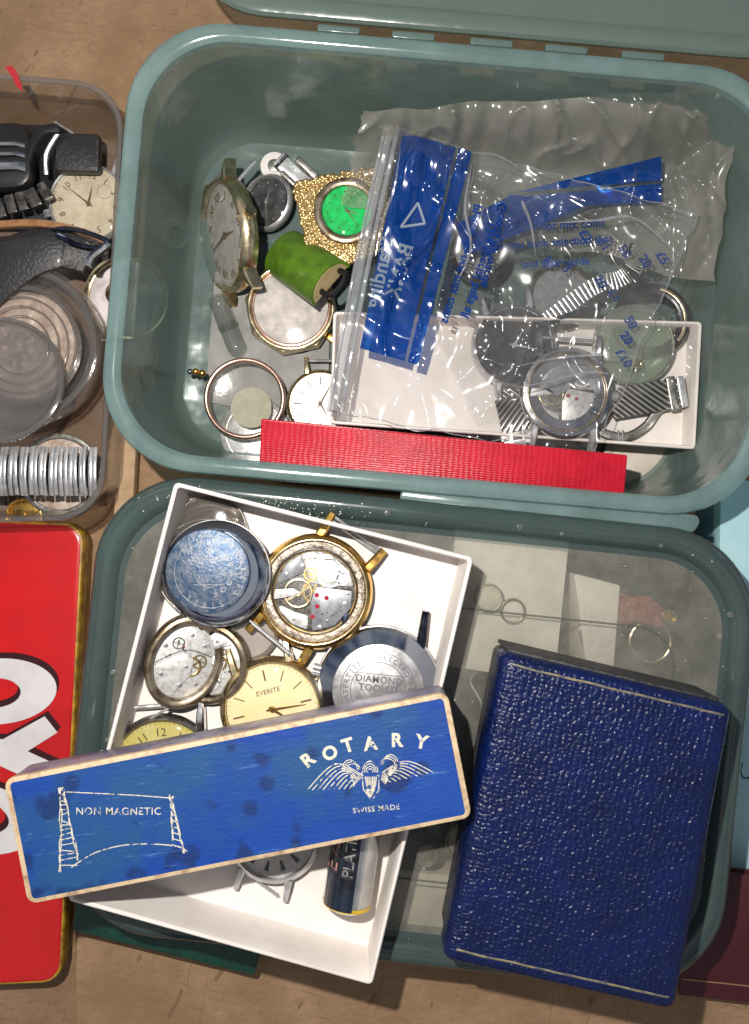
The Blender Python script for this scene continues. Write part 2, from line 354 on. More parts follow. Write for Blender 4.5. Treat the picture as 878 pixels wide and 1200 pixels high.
def blue_leather():
    m, t, p, o = base('navy_leatherette'); v = coords(t, 13, (1, 1, 1)); v2 = coords(t, 13, (.7, 1.4, 1))
    t.links.new(ramp(t, noi(t, v, .02, 5), [(.3, (.001, .006, .045)), (.7, (.0015, .010, .078))]), p.inputs['Base Color'])
    p.inputs['Roughness'].default_value = .36; p.inputs['Specular IOR Level'].default_value = .42
    dis = t.nodes.new('ShaderNodeVectorMath'); dis.operation = 'ADD'
    nn = t.nodes.new('ShaderNodeTexNoise'); nn.inputs['Scale'].default_value = .06; t.links.new(v, nn.inputs['Vector'])
    sc_ = t.nodes.new('ShaderNodeVectorMath'); sc_.operation = 'SCALE'; sc_.inputs['Scale'].default_value = 7
    t.links.new(nn.outputs['Color'], sc_.inputs[0]); t.links.new(v, dis.inputs[0]); t.links.new(sc_.outputs[0], dis.inputs[1])
    def wv(dr, sc, ds):
        w_ = t.nodes.new('ShaderNodeTexWave'); w_.bands_direction = dr; w_.inputs['Scale'].default_value = sc; w_.inputs['Distortion'].default_value = ds
        w_.inputs['Detail'].default_value = 2; w_.inputs['Detail Scale'].default_value = .8; t.links.new(dis.outputs[0], w_.inputs['Vector']); return w_.outputs['Fac']
    mn = t.nodes.new('ShaderNodeMath'); mn.operation = 'MULTIPLY'; t.links.new(wv('X', .052, 3.0), mn.inputs[0]); t.links.new(wv('Y', .068, 3.6), mn.inputs[1])
    sq = t.nodes.new('ShaderNodeMath'); sq.operation = 'POWER'; sq.inputs[1].default_value = .45; t.links.new(mn.outputs[0], sq.inputs[0])
    n0 = bump(t, p, sq.outputs[0], .32, 2.0)
    cr = ramp(t, noi(t, dis.outputs[0], .115, kind='edge'), [(0, (0, 0, 0)), (.3, (1, 1, 1))])
    n2 = bump(t, p, cr, .35, 2.2, n0)
    n1 = bump(t, p, noi(t, v2, .02, 5, .6), .5, 6, n2)
    return m
navy = blue_leather()
def red_cloth():
    m, t, p, o = base('red_ribbed_cloth')
    v = coords(t, 5)
    p.inputs['Base Color'].default_value = (.50, .006, .022, 1); p.inputs['Roughness'].default_value = .34
    t.links.new(ramp(t, noi(t, v, .03, 5), [(.3, (.42, .005, .018)), (.7, (.58, .010, .03))]), p.inputs['Base Color'])
    w1 = t.nodes.new('ShaderNodeTexWave'); w1.bands_direction = 'Y'; w1.inputs['Scale'].default_value = .11; w1.inputs['Distortion'].default_value = 1.6; w1.inputs['Detail Scale'].default_value = 2
    w2 = t.nodes.new('ShaderNodeTexWave'); w2.bands_direction = 'X'; w2.inputs['Scale'].default_value = .045; w2.inputs['Distortion'].default_value = 4
    t.links.new(v, w1.inputs['Vector']); t.links.new(v, w2.inputs['Vector'])
    n0 = bump(t, p, w1.outputs['Fac'], .4, 1.0); bump(t, p, w2.outputs['Fac'], .15, 1.0, n0)
    return m
redcloth = red_cloth()
def blue_label():
    m, t, p, o = base('blue_paper_label'); v = coords(t, 11)
    p.inputs['Roughness'].default_value = .5; p.inputs['Specular IOR Level'].default_value = .35
    c = ramp(t, noi(t, v, .0045, 5, .6), [(.38, (.012, .07, .20)), (.5, (.004, .045, .27)), (.66, (.008, .07, .32))])
    sp = ramp(t, noi(t, v, .03, 2, .4), [(.60, (0, 0, 0)), (.68, (.8, .8, .8))])
    c2 = mixc(t, sp, c, (.004, .022, .10))
    vo = t.nodes.new('ShaderNodeTexVoronoi'); vo.inputs['Scale'].default_value = .021; t.links.new(v, vo.inputs['Vector'])
    c3 = mixc(t, ramp(t, vo.outputs['Distance'], [(.12, (.75, .75, .75)), (.22, (0, 0, 0))]), c2, (.004, .022, .10))
    sc2 = ramp(t, noi(t, coords(t, -11, (.4, 3, 1)), .05, 6, .8), [(.60, (0, 0, 0)), (.72, (.6, .6, .6))])
    t.links.new(mixc(t, sc2, c3, (.16, .3, .55)), p.inputs['Base Color'])
    bump(t, p, noi(t, coords(t, 11, (.5, 2, 1)), .12, 6, .7), .45, 1.6)
    return m
bluelabel = blue_label()
def worn_foil(w0):
    m, t, p, o = base('worn_silver_foil'); v = coords(t)
    p.inputs['Base Color'].default_value = (.72, .68, .55, 1); p.inputs['Roughness'].default_value = .4; p.inputs['Metallic'].default_value = .2
    tr = t.nodes.new('ShaderNodeBsdfTransparent'); mx = t.nodes.new('ShaderNodeMixShader')
    t.links.new(ramp(t, noi(t, v, .16, 5, .7), [(w0, (0, 0, 0)), (w0+.06, (1, 1, 1))]), mx.inputs[0])
    t.links.new(tr.outputs[0], mx.inputs[1]); t.links.new(p.outputs[0], mx.inputs[2]); t.links.new(mx.outputs[0], o.inputs['Surface'])
    return m
wornfoil = worn_foil(.43)
wornfoil2 = worn_foil(.40)
def mesh_metal():
    m, t, p, o = base('woven_mesh_steel'); v = coords(t)
    p.inputs['Metallic'].default_value = 1; p.inputs['Roughness'].default_value = .3
    w1 = t.nodes.new('ShaderNodeTexWave'); w1.bands_direction = 'DIAGONAL'; w1.inputs['Scale'].default_value = .07
    t.links.new(v, w1.inputs['Vector'])
    t.links.new(ramp(t, w1.outputs['Fac'], [(.2, (.12, .11, .10)), (.7, (.6, .57, .53))]), p.inputs['Base Color'])
    bump(t, p, w1.outputs['Fac'], .8, 1.5); return m
meshmetal = mesh_metal()

# ================================================================== THE SETTING
def ground():
    bm = bmesh.new(); xs = list(range(-2400, 2401, 40)); ys = list(range(-2400, 2401, 40)); g = {}
    for i, x in enumerate(xs):
        for j, y in enumerate(ys):
            z = 4*noise.noise(Vector((x/260, y/260, 0))) + 1.2*noise.noise(Vector((x/60, y/60, 4)))
            g[i, j] = bm.verts.new((x, y, z))
    for i in range(len(xs)-1):
        for j in range(len(ys)-1): bm.faces.new([g[i, j], g[i+1, j], g[i+1, j+1], g[i, j+1]])
    o = obj('ground', bm, cardb); o['kind'] = 'structure'
ground()
def flap():
    # folded cardboard flap along the near edge of the box, with a soft crease fan
    bm = bmesh.new(); g = {}; xs = [-392+20*i for i in range(70)]; ys = [-524, -534, -548, -562] + [-580-20*j for j in range(30)]
    zs = [4, 40, 82, 101]
    for i, x in enumerate(xs):
        for j, y in enumerate(ys):
            z = zs[j] if j < 4 else 104 + 2*noise.noise(Vector((x/90, y/90, 2)))
            for cx_, dx in ((-215, -.35), (-180, .28), (-190, .05)):
                d = abs((x-cx_)-dx*(y+560)); z += 3.0*max(0, 1-d/9) if y < -540 else 0
            g[i, j, 1] = bm.verts.new((x, y, z)); g[i, j, 0] = bm.verts.new((x, y, z-6 if j else -2))
    nx, ny = len(xs), len(ys)
    for i in range(nx-1):
        for j in range(ny-1):
            bm.faces.new([g[i, j, 1], g[i+1, j, 1], g[i+1, j+1, 1], g[i, j+1, 1]])
            bm.faces.new([g[i, j, 0], g[i, j+1, 0], g[i+1, j+1, 0], g[i+1, j, 0]])
    for i in range(nx-1):
        for j in (0, ny-1): bm.faces.new([g[i, j, 0], g[i+1, j, 0], g[i+1, j, 1], g[i, j, 1]])
    for j in range(ny-1):
        for i in (0, nx-1): bm.faces.new([g[i, j, 0], g[i, j+1, 0], g[i, j+1, 1], g[i, j, 1]])
    o = obj('cardboard_flap', bm, cardb); tag(o, 'raised brown corrugated cardboard flap along the bottom edge', 'cardboard flap')
flap()
def cardstrip():
    bm = bmesh.new(); c = P(153, 545, 26)
    box(bm, 26, 150, 0, 26, RZ(-3), 2, 1)
    tag(obj('cardboard_strip', bm, cardlight, loc=(c.x-6, c.y, 3)), 'pale tan cardboard strip standing between clear tray and open tub', 'cardboard strip')
cardstrip()

# ================================================================== TUBS
def tub_rings(W, H, R, z0, zr, draft, th, rim, inner=True):
    """outer skin from the foot up to a rolled rim, and down the inside to the floor"""
    def rr(ins, z, n=14):
        r = max(20, R-ins*.6)
        return [(x, y, z) for x, y in rrect(W-2*ins, H-2*ins, r, n)]
    A = rim + draft
    prof = [(A+26, z0), (A+12, z0+3), (A+4, z0+12), (A, z0+28)]
    for k in range(1, 6): prof.append((rim+draft*(1-k/6), z0+28+(zr-24-z0-28)*k/6))
    prof += [(rim-1, zr-16), (rim-1, zr-9), (1.5, zr-12), (0, zr-9), (.3, zr-5), (2, zr-1.5), (5, zr), (rim-5, zr+.5), (rim-1, zr-1), (rim+th, zr-5), (rim+th+.6, zr-14)]
    prof2 = []
    for k in range(5, 0, -1): prof2.append((rim+draft*(1-k/6)+th, z0+28+(zr-24-z0-28)*k/6))
    prof2 += [(A+th, z0+30), (A+4+th, z0+17), (A+12+th, z0+8), (A+28, z0+5)]
    return [rr(i, z) for i, z in prof], [rr(i, z) for i, z in prof2]
def make_tub(name, label, u, v, W, H, rot, z0, zr, R, wallm, rimm, rim):
    c = P(u, v, zr); t = thing(name, label, 'storage tub', (c.x, c.y, z0), -rot)
    o_, i_ = tub_rings(W, H, R, 0, zr-z0, 15, 3, rim)
    bm = bmesh.new(); loft(bm, o_[:10] + [], True, False)
    loft(bm, [[(p[0], p[1], p[2]) for p in r] for r in ([o_[19]] + [o_[20]] + i_)] if len(o_) > 20 else [o_[-1]]+i_, False, True)
    obj('wall', bm, wallm, t)
    bm = bmesh.new(); loft(bm, o_[9:] + [], False, False); obj('rim', bm, rimm, t)
    return t
# open tub, its lid swung back behind it on the hinge
tubA = make_tub('open_tub', 'open empty-topped teal translucent plastic tub full of watches and a clear bag', 523, 314, 783, 530, 5, 3, 232, 112, teal, tealrim, 18)
def hingebits():
    for k, x in enumerate((-150, -62, 30, 118, 208)):
        bm = bmesh.new(); box(bm, 50, 8, 222, 229, T(x, 268), 2, 1.5); obj('hinge_tab', bm, teallid, tubA)
    # clasp tongue at the front
    bm = bmesh.new()
    pl = roundpoly([(-40, -262), (330, -262), (318, -283), (-22, -283)], 8, 5)
    prism(bm, pl, 214, 222, bev=1.5); obj('clasp_lip', bm, tealrim, tubA)
hingebits()
def back_lid():
    W, H, R = 783, 530, 112
    def rr(ins, z): return [(x, y, z) for x, y in rrect(W-2*ins, H-2*ins, max(20, R-ins*.6), 14)]
    prof = [(3, -12), (0, -6), (0, -1), (3, 3), (9, 5), (18, 4), (24, 0), (27, -8), (34, -10), (60, -10)]
    bm = bmesh.new(); loft(bm, [rr(*p) for p in prof], False, True)
    M = T(40, 266, 226) @ RX(6) @ T(0, 276, 0)
    lid = obj('lid', bm, teallid, tubA, M)
back_lid()
# closed tub
zrB = 232
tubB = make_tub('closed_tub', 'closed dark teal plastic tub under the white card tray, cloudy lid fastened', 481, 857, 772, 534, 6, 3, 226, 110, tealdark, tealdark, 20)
def closed_lid():
    W, H, R = 780, 542, 114
    def rr(ins, z): return [(x, y, z) for x, y in rrect(W-2*ins, H-2*ins, max(20, R-ins*.7), 14)]
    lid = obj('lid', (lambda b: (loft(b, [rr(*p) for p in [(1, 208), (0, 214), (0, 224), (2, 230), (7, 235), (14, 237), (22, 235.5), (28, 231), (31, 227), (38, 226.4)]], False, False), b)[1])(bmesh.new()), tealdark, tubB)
    bm = bmesh.new(); loft(bm, [rr(38, 226.4), rr(60, 226.8), rr(66, 227.5)], False, True); obj('panel', bm, lidpanel, lid)
    # moulded frame line on the panel
    bm = bmesh.new()
    pts = [(x+18, y-10, 228.6) for x, y in rrect(560, 322, 46, 10)]
    tube(bm, pts, 1.1, 6, closed=True); obj('moulded_frame', bm, lidline, lid)
    for i in range(16):
        a = random.choice([(-random.uniform(-300, 300), 252), (350, random.uniform(-60, 180)), (-350, random.uniform(-150, 180))])
        b = bmesh.new(); disc(b, random.uniform(2, 4.5), 235.5, 237.4, 12, T(a[0] + random.uniform(-6, 6), a[1] + random.uniform(-5, 5)), .8); obj('blister', b, glassdirty, lid)
closed_lid()
def dust():
    bm = bmesh.new()
    for i in range(420):
        x, y = random.gauss(-200, 60), random.gauss(244, 7)
        if i > 220: x, y = random.uniform(-360, 360), random.uniform(-240, 250)
        r = random.uniform(.3, .9)
        disc(bm, r, 227.5 if abs(y) < 205 else 234, (228.4 if abs(y) < 205 else 237.4), 5, T(x, y))
    o = obj('grit', bm, creamcard, tubB); o['kind'] = 'stuff'
dust()

# ---- things seen dimly through the closed lid
def quadbox(name, label, cat, corners, ztop, th, m, r=3, bev=1.2, group=None, parent=None):
    pts = [P(u, v, ztop) for u, v in corners]; c = sum(pts, Vector())/len(pts)
    bm = bmesh.new(); poly = [(p.x-c.x, p.y-c.y) for p in pts][::-1]
    prism(bm, roundpoly(poly, r, 5), 0, th, bev=bev)
    o = obj(name, bm, m, loc=(c.x, c.y, ztop-th)); tag(o, label, cat, group); return o
quadbox('white_box', 'pale square card box seen through the cloudy lid, left of the tapered one', 'box', [(535, 612), (668, 628), (650, 800), (520, 780)], 208, 130, whitecard)
quadbox('tapered_box', 'small tapered off-white card box seen dimly through the cloudy lid', 'box', [(673, 672), (727, 686), (718, 800), (690, 800)], 205, 120, whitecard)
quadbox('red_packet', 'crumpled dull red foil packet seen through the cloudy lid', 'packet', [(700, 697), (722, 691), (740, 699), (761, 697), (778, 712), (797, 720), (788, 733), (768, 736), (745, 729), (728, 737), (708, 728)], 200, 24, mat('faded_red_foil', (.22, .03, .03), .4, 0, col2=(.36, .16, .12), cs=.08, bs=.1, bstr=.8, bd=3), 6, 5)
quadbox('buff_card', 'buff card lying under the lid between tray and navy case', 'card', [(300, 1000), (560, 1030), (545, 1096), (290, 1066)], 190, 100, creamcard)
def loose_ring(u, v, z, r, m, label, name='loose_ring', th=2.2, sx=1):
    c = P(u, v, z); bm = bmesh.new(); tube(bm, [(r*math.cos(a*PI/24)*sx, r*math.sin(a*PI/24), 0) for a in range(48)], th, 8, closed=True)
    tag(obj(name, bm, m, loc=c), label, 'bezel')
loose_ring(762, 752, 185, 25, goldpale, 'thin pale ring under the cloudy lid beside the red packet')
def wire(u, v, z, label):
    c = P(u, v, z); bm = bmesh.new()
    pts = spline([(-34, -60, 0), (-26, 0, 3), (-40, 34, 0), (-20, 52, 3), (6, 44, 0), (14, 0, 2), (20, -60, 0)], 8)
    tube(bm, pts, 1.6, 6); tag(obj('bent_wire', bm, steel, loc=c), label, 'wire')
loose_ring(700, 742, 200, 21, dullsteel, 'grey wire hoop under the cloudy lid between tapered box and red packet', th=1.3)
loose_ring(601, 716, 215, 14, bronze, 'tiny brown ring under the cloudy lid on the pale square box', th=1.6)
wire(590, 830, 190, 'bent springy wire under the lid left of the navy case')
def scrapwatch(u, v, z, r, label, m):
    c = P(u, v, z); t = thing('watch_disc', label, 'watch part', c)
    bm = bmesh.new(); disc(bm, r, 0, 6, 32, bev=2); obj('plate', bm, m, t)
    bm = bmesh.new(); ring(bm, r*.86, r, 6.1, 9, 32); obj('bezel', bm, dullsteel, t)
scrapwatch(560, 740, 172, 20, 'small brownish watch disc seen through lid right of the white tray', bronze)
scrapwatch(500, 1000, 205, 13, 'very small brown disc beneath lid beside the tray lower right edge', bronze)
scrapwatch(572, 700, 212, 17, 'small beige watch disc under the lid above the bent wire', creamcard)
scrapwatch(782, 722, 205, 9, 'tiny pale disc at the tip of the red packet under the lid', gold)
scrapwatch(545, 985, 150, 26, 'grey watch disc seen through lid below the long blue box', dullsteel)

# ================================================================== WATCH BUILDERS
def dial_marks(t, r, z, kind, m, r0=.62, r1=.86, th=.022):
    bm = bmesh.new()
    if kind == 'baton':
        for k in range(12):
            w_ = th*r*(1.6 if k % 3 == 0 else 1)
            b = bmesh.new(); box(b, (r1-r0)*r, w_, z, z+.5, T((r0+r1)/2*r, 0), 0); merge(bm, b, RZ(30*k))
        for k in range(60):
            if k % 5: b = bmesh.new(); box(b, .04*r, .008*r, z, z+.3, T(.93*r, 0), 0); merge(bm, b, RZ(6*k))
    elif kind in ('numbers', 'roman'):
        R_ = ['12', '1', '2', '3', '4', '5', '6', '7', '8', '9', '10', '11'] if kind == 'numbers' else ['XII', 'I', 'II', 'III', 'IIII', 'V', 'VI', 'VII', 'VIII', 'IX', 'X', 'XI']
        for k in range(12):
            b = textbm(R_[k], r*.24, .3); merge(bm, b, RZ(-30*k) @ T(0, (r0+r1)/2*r, z+.3))
        for k in range(60):
            b = bmesh.new(); box(b, .03*r, .012*r, z, z+.3, T(.93*r, 0), 0); merge(bm, b, RZ(6*k))
    elif kind == 'wedge':
        for k in range(12):
            b = bmesh.new(); prism(b, [(.58*r, -.025*r), (.58*r, .025*r), (.84*r, .06*r), (.84*r, -.06*r)], z, z+.5); merge(bm, b, RZ(30*k))
    elif kind == 'dots':
        for k in range(12):
            b = bmesh.new(); disc(b, .035*r, z, z+.6, 8, T(.78*r, 0)); merge(bm, b, RZ(30*k))
    if len(bm.verts): obj('hour_markers', bm, m, t)
    else: bm.free()
def hand(t, name, L, w_, z, a, m):
    bm = bmesh.new(); prism(bm, [(-w_*.6, -L*.18), (w_*.6, -L*.18), (w_, 0), (w_*.55, L*.6), (0.25, L), (-.25, L), (-w_*.55, L*.6), (-w_, 0)], z, z+.7, RZ(-a))
    disc(bm, w_*1.9, z, z+1.2, 14); obj(name, bm, m, t)
def lug(t, x, y, L, w_, h, a, m, taper=.6, curve=.35):
    bm = bmesh.new(); rings = []
    for k in range(7):
        q = k/6; yy = q*L; ww = w_*(1-(1-taper)*q)/2; zt = h*(1-curve*q*q); zb = h*(.25-.2*q)
        rings.append([(-ww, yy, zb), (ww, yy, zb), (ww, yy, zt-ww*.4), (ww*.6, yy, zt), (-ww*.6, yy, zt), (-ww, yy, zt-ww*.4)])
    loft(bm, rings, True, True, T(x, y) @ RZ(a)); obj('lug', bm, m, t)
def watch(label, u, v, z, r, rz=0, tilt=None, cm=chrome, dm=creamdial, marks='baton', mm=ink, hands=(300, 60), hm=None, lugs='tb', lm=None,
          crown=0, bars='tb', h=.34, gl=glass, name='wrist_watch', group=None, rin=.84, small=None, lugsp=.52, luglen=.5, cat='watch', word=None):
    r *= S(z+r*h*.5); H = r*h; t = thing(name, label, cat, P(u, v, z), rz, tilt, group); lm = lm or cm
    bm = bmesh.new()
    lathe(bm, [(0, 0), (r*.8, 0), (r*.96, H*.12), (r, H*.4), (r, H*.62), (r*.97, H*.8), (r*.92, H*.93), (r*(rin+.02), H), (r*rin, H*.93), (r*rin*.985, H*.66), (0, H*.66)], 72); obj('case', bm, cm, t)
    d = None
    bm = bmesh.new(); disc(bm, r*rin*.975, H*.665, H*.68, 64); d = obj('dial', bm, dm, t)
    dial_marks(d, r*rin, H*.685, marks, mm)
    if hands:
        hand(d, 'hour_hand', r*.42, r*.032, H*.69+.6, hands[0], hm or mm); hand(d, 'minute_hand', r*.64, r*.024, H*.69+1.6, hands[1], hm or mm)
    if word:
        b = textbm(word, r*.13, .2); bb = bmesh.new(); merge(bb, b, T(0, r*.34, H*.69+.4)); obj('dial_name', bb, mm, d)
    if small:
        bm = bmesh.new(); ring(bm, r*.17, r*.18, H*.685, H*.69, 32, T(small[0]*r, small[1]*r)); obj('sub_dial', bm, mm, d)
    if gl:
        bm = bmesh.new(); R2 = r*rin*.98
        lathe(bm, [(R2, H*.8), (R2, H*1.0), (R2*.93, H*1.1), (R2*.6, H*1.16), (0, H*1.19)], 48); obj('crystal', bm, gl, t)
    for e_, s in (('t', 1), ('b', -1)):
        if e_ in lugs:
            for q in (-1, 1):
                x0 = q*r*lugsp; yl = max(.5, math.sqrt(max(0, 1-lugsp**2))*.94); lug(t, x0, s*r*yl, r*luglen, r*.17, H*.85, (0 if s > 0 else 180)+q*s*-4, lm)
        if e_ in bars:
            bm = bmesh.new(); y0 = s*r*(max(.5, math.sqrt(max(0, 1-lugsp**2))*.94)+luglen*.8)
            tube(bm, [(-r*lugsp, y0, H*.35), (r*lugsp, y0, H*.35)], r*.03, 8); tube(bm, [(-r*lugsp*.8, y0, H*.35), (r*lugsp*.8, y0, H*.35)], r*.045, 8)
            obj('spring_bar', bm, steel, t)
    if crown is not None:
        bm = bmesh.new(); Mx = RZ(crown) @ T(r*.99, 0, H*.5) @ RY(90); n = 20
        rings = []
        for zz, k in ((0, .7), (0, 1), (r*.12, 1), (r*.15, .8)):
            rings.append([(math.cos(i*PI/n)*r*.09*k*(1.1 if i % 2 else .95), math.sin(i*PI/n)*r*.09*k*(1.1 if i % 2 else .95), zz) for i in range(2*n)])
        loft(bm, rings, True, True, Mx); obj('crown', bm, lm, t)
    return t, r, H
def gear(bm, x, y, r, z, th=.8, teeth=30, spokes=4, hub=.2):
    pts = []
    for i in range(teeth*2):
        a = i*PI/teeth; q = r*(1 if i % 2 else .92); pts.append((x+q*math.cos(a), y+q*math.sin(a)))
    n = len(pts); o0 = [bm.verts.new((p[0], p[1], z+th)) for p in pts]; i0 = [bm.verts.new((x+.76*r*math.cos(i*PI/teeth), y+.76*r*math.sin(i*PI/teeth), z+th)) for i in range(n)]
    for i in range(n): bm.faces.new([o0[i], o0[(i+1) % n], i0[(i+1) % n], i0[i]])
    for k in range(spokes):
        b = bmesh.new(); box(b, r*.8, r*.1, z+th*.2, z+th*.9, T(x, y) @ RZ(k*360/spokes) @ T(r*.4, 0), 0); merge(bm, b)
    b = bmesh.new(); disc(b, r*hub, z, z+th*1.3, 12, T(x, y)); merge(bm, b)
def screw(t, x, y, z, r, m=steel):
    bm = bmesh.new(); disc(bm, r, z, z+r*.4, 14, T(x, y), r*.15); o = obj('screw', bm, m, t)
    bm = bmesh.new(); box(bm, r*1.7, r*.28, z+r*.4, z+r*.43, T(x, y) @ RZ(random.uniform(0, 180)), 0); obj('slot', bm, ink, o)
def movement(t, r, z, seed, cut=0, jewels=5, bal=(-.4, -.05), word=None, br=plategrey):
    rnd = random.Random(seed)
    bm = bmesh.new(); disc(bm, r, z, z+1.5, 56, bev=.4); mv = obj('movement', bm, darkplate, t); z += 1.5
    # three bridges
    defs = [[(.04, .12), (.93, .02), (.88, -.42), (.48, -.84), (-.06, -.97), (-.1, -.2)], [(-.12, .22), (.2, .16), (.96, .12), (.84, .52), (.34, .93), (-.26, .94)], [(-.95, .15), (-.55, .35), (-.2, .5), (-.34, .9), (-.72, .66)], [(-.93, -.3), (-.5, -.5), (-.16, -.6), (-.18, -.94), (-.55, -.8), (-.85, -.5)]]
    for i, pl in enumerate(defs):
        bm = bmesh.new(); prism(bm, roundpoly([(x*r*.97, y*r*.97) for x, y in pl][::-1], r*.05, 4), z, z+3.2, bev=.5); obj('bridge', bm, [br, platemat, br, platemat][i], mv)
    bm = bmesh.new(); gear(bm, .38*r, .42*r, .34*r, z+3.4, 1, 36, 0); disc(bm, .2*r, z+3.3, z+4.4, 24, T(.38*r, .42*r)); obj('ratchet_wheel', bm, steel, mv)
    bm = bmesh.new(); gear(bm, -.02*r, .0, .3*r, z+.6, 1, 40, 5); obj('train_wheel', bm, brass, mv)
    bm = bmesh.new(); gear(bm, .66*r, .3*r, .15*r, z+3.4, 1, 22, 0); disc(bm, .09*r, z+3.3, z+4.6, 20, T(.66*r, .3*r)); obj('crown_wheel', bm, steel, mv)
    bm = bmesh.new(); gear(bm, -.1*r, .42*r, .17*r, z+3.4, .8, 26, 4); obj('fourth_wheel', bm, brass, mv)
    bm = bmesh.new(); tube(bm, [(.2*r, .78*r, z+3.8), (.45*r, .76*r, z+3.8), (.6*r, .62*r, z+3.8)], .8, 6); tube(bm, [(-.1*r, -.2*r, z+3.5), (.04*r, .12*r, z+3.5), (.9*r, .04*r, z+3.5)], .35, 4); obj('click_spring', bm, ink, mv)
    for x, y in ((.3, -.7), (.8, -.05), (.1, .3), (.38, .42), (-.5, -.66), (-.12, .8), (.72, .46)): screw(mv, x*r, y*r, z+3.3, r*.035, dullsteel)
    bm = bmesh.new(); ring(bm, .3*r, .36*r, z+2, z+3.4, 40, T(bal[0]*r, bal[1]*r)); box(bm, .62*r, .06*r, z+2.2, z+3, T(bal[0]*r, bal[1]*r) @ RZ(30), 0); disc(bm, .06*r, z+2, z+5, 12, T(bal[0]*r, bal[1]*r)); obj('balance_wheel', bm, goldpale, mv)
    bm = bmesh.new(); tube(bm, [(bal[0]*r+(.05+.02*k/6)*r*math.cos(k*.5), bal[1]*r+(.05+.02*k/6)*r*math.sin(k*.5), z+4) for k in range(70)], .25, 4); obj('hairspring', bm, steel, mv)
    bm = bmesh.new(); prism(bm, roundpoly([(-.98*r, -.18*r), (-.5*r, -.1*r), (-.32*r, -.02*r), (-.5*r, .08*r), (-.95*r, .06*r)][::-1], r*.03, 3), z+4, z+6, bev=.4); obj('balance_cock', bm, platemat, mv)
    js = [(.28, -.15), (.05, -.08), (.06, -.35), (-.05, -.6), (.45, .4), (-.42, -.04)][:jewels]
    for x, y in js:
        bm = bmesh.new(); disc(bm, r*.034, z+3.4, z+3.9, 12, T(x*r, y*r)); lathe(bm, [(r*.034, z+3.3), (r*.055, z+3.3), (r*.055, z+3.6), (r*.034, z+3.6)], 14, T(x*r, y*r)); obj('jewel', bm, ruby, mv)
    for x, y in ((.72, -.28), (.12, -.85), (-.0, .82), (.6, .5), (-.68, .42), (-.3, .62)): screw(mv, x*r, y*r, z+3.3, r*.055)
    if word:
        bm = bmesh.new(); R3 = r*.72
        for i, ch in enumerate(word):
            a = -86+i*7; b = textbm(ch, r*.1, .15); merge(bm, b, RZ(a+0) @ T(R3, 0, z+3.5) @ RZ(90))
        obj('engraving', bm, ink, mv)
    bm = bmesh.new()
    for k in range(14):
        a = rnd.uniform(0, 2*PI); q = rnd.uniform(.3, .9)*r; disc(bm, rnd.uniform(.4, 1.2), z+3.3, z+3.6, 8, T(q*math.cos(a), q*math.sin(a)))
    obj('pivot_holes', bm, ink, mv)
    return mv

# ================================================================== CARD TRAYS
def card_tray(name, label, corners, zr, depth, m, wall=5, r=6, inset=6):
    pts = [P(u, v, zr) for u, v in corners]; c = sum(pts, Vector())/4
    poly = [(p.x-c.x, p.y-c.y) for p in pts][::-1]; z0 = zr-depth
    t = thing(name, label, 'card tray', (c.x, c.y, z0))
    def rg(d, z):
        out = []
        for x, y in roundpoly(offs(poly, d), max(1.5, r-d*.5), 5):
            out.append((x + .8*noise.noise(Vector((x/60, y/60, z))), y+.8*noise.noise(Vector((x/60, y/60, z+9))), z))
        return out
    bm = bmesh.new()
    loft(bm, [rg(inset*.6, 0), rg(inset*.5, 2), rg(1, depth*.6), rg(.5, depth-3), rg(.9, depth-1), rg(2, depth), rg(wall-1, depth), rg(wall, depth-1.5), rg(wall+.8, depth*.5), rg(wall+inset*.5, 4), rg(wall+inset*.5+2, 3)], True, True)
    obj('shell', bm, m, t); return t
trayA = card_tray('card_tray', 'large white card tray on the closed tub, holding loose watches', [(204, 564), (556, 653), (437, 1156), (78, 1056)], 311, 71, whitecard)
trayB = card_tray('card_tray', 'white card tray inside the open tub beneath the clear bag', [(390, 364), (824, 376), (816, 527), (386, 497)], 96, 40, whitecard)
quadbox('grey_card', 'dull white card sheet lying at the left of the open tub floor', 'card', [(252, 318), (388, 330), (384, 500), (240, 470)], 14, 3, greycard, 2, .8)

ZA = 243.5   # floor of the large tray
# --- 1: stack of case backs, blue
def caseback_stack():
    z = ZA; u, v = 256, 671
    t = thing('case_back', 'blue filmed round case back in dark bezel, top left of white tray', 'watch case back', P(u, v, z+22))
    r = 62*S(z+30)
    bm = bmesh.new(); lathe(bm, [(r*.3, 0), (r*.85, 0), (r, 6), (r, 13), (r*.95, 18), (r*.82, 22), (r*.80, 18), (r*.3, 17)], 72); obj('bezel', bm, bluechrome, t)
    bm = bmesh.new(); ring(bm, r*.985, r*1.02, 6, 11, 72, bev=1); obj('rim', bm, steel, t)
    bm = bmesh.new(); disc(bm, r*.79, 17.1, 23, 64, T(-8, 3), 2); b = obj('plate', bm, bluefilm, t)
    bm = bmesh.new()
    for s, rr_ in (('ALL STAINLESS STEEL', .62), ('WATERPROOF', .40)):
        for i, ch in enumerate(s):
            a = 140-i*(15 if rr_ > .5 else 24); q = textbm(ch, 9, .2); merge(bm, q, T(-5, 2) @ RZ(a-90) @ T(0, r*.8*rr_/.8, 23.3))
    ring(bm, r*.66, r*.67, 23.0, 23.3, 48, T(-5, 2)); ring(bm, r*.28, r*.29, 23.0, 23.3, 40, T(-5, 2))
    box(bm, 30, .8, 23, 23.3, T(-4, 16), 0); box(bm, 34, .8, 23, 23.3, T(-6, -12), 0); obj('engraving', bm, plategrey, b)
    return t
caseback_stack()
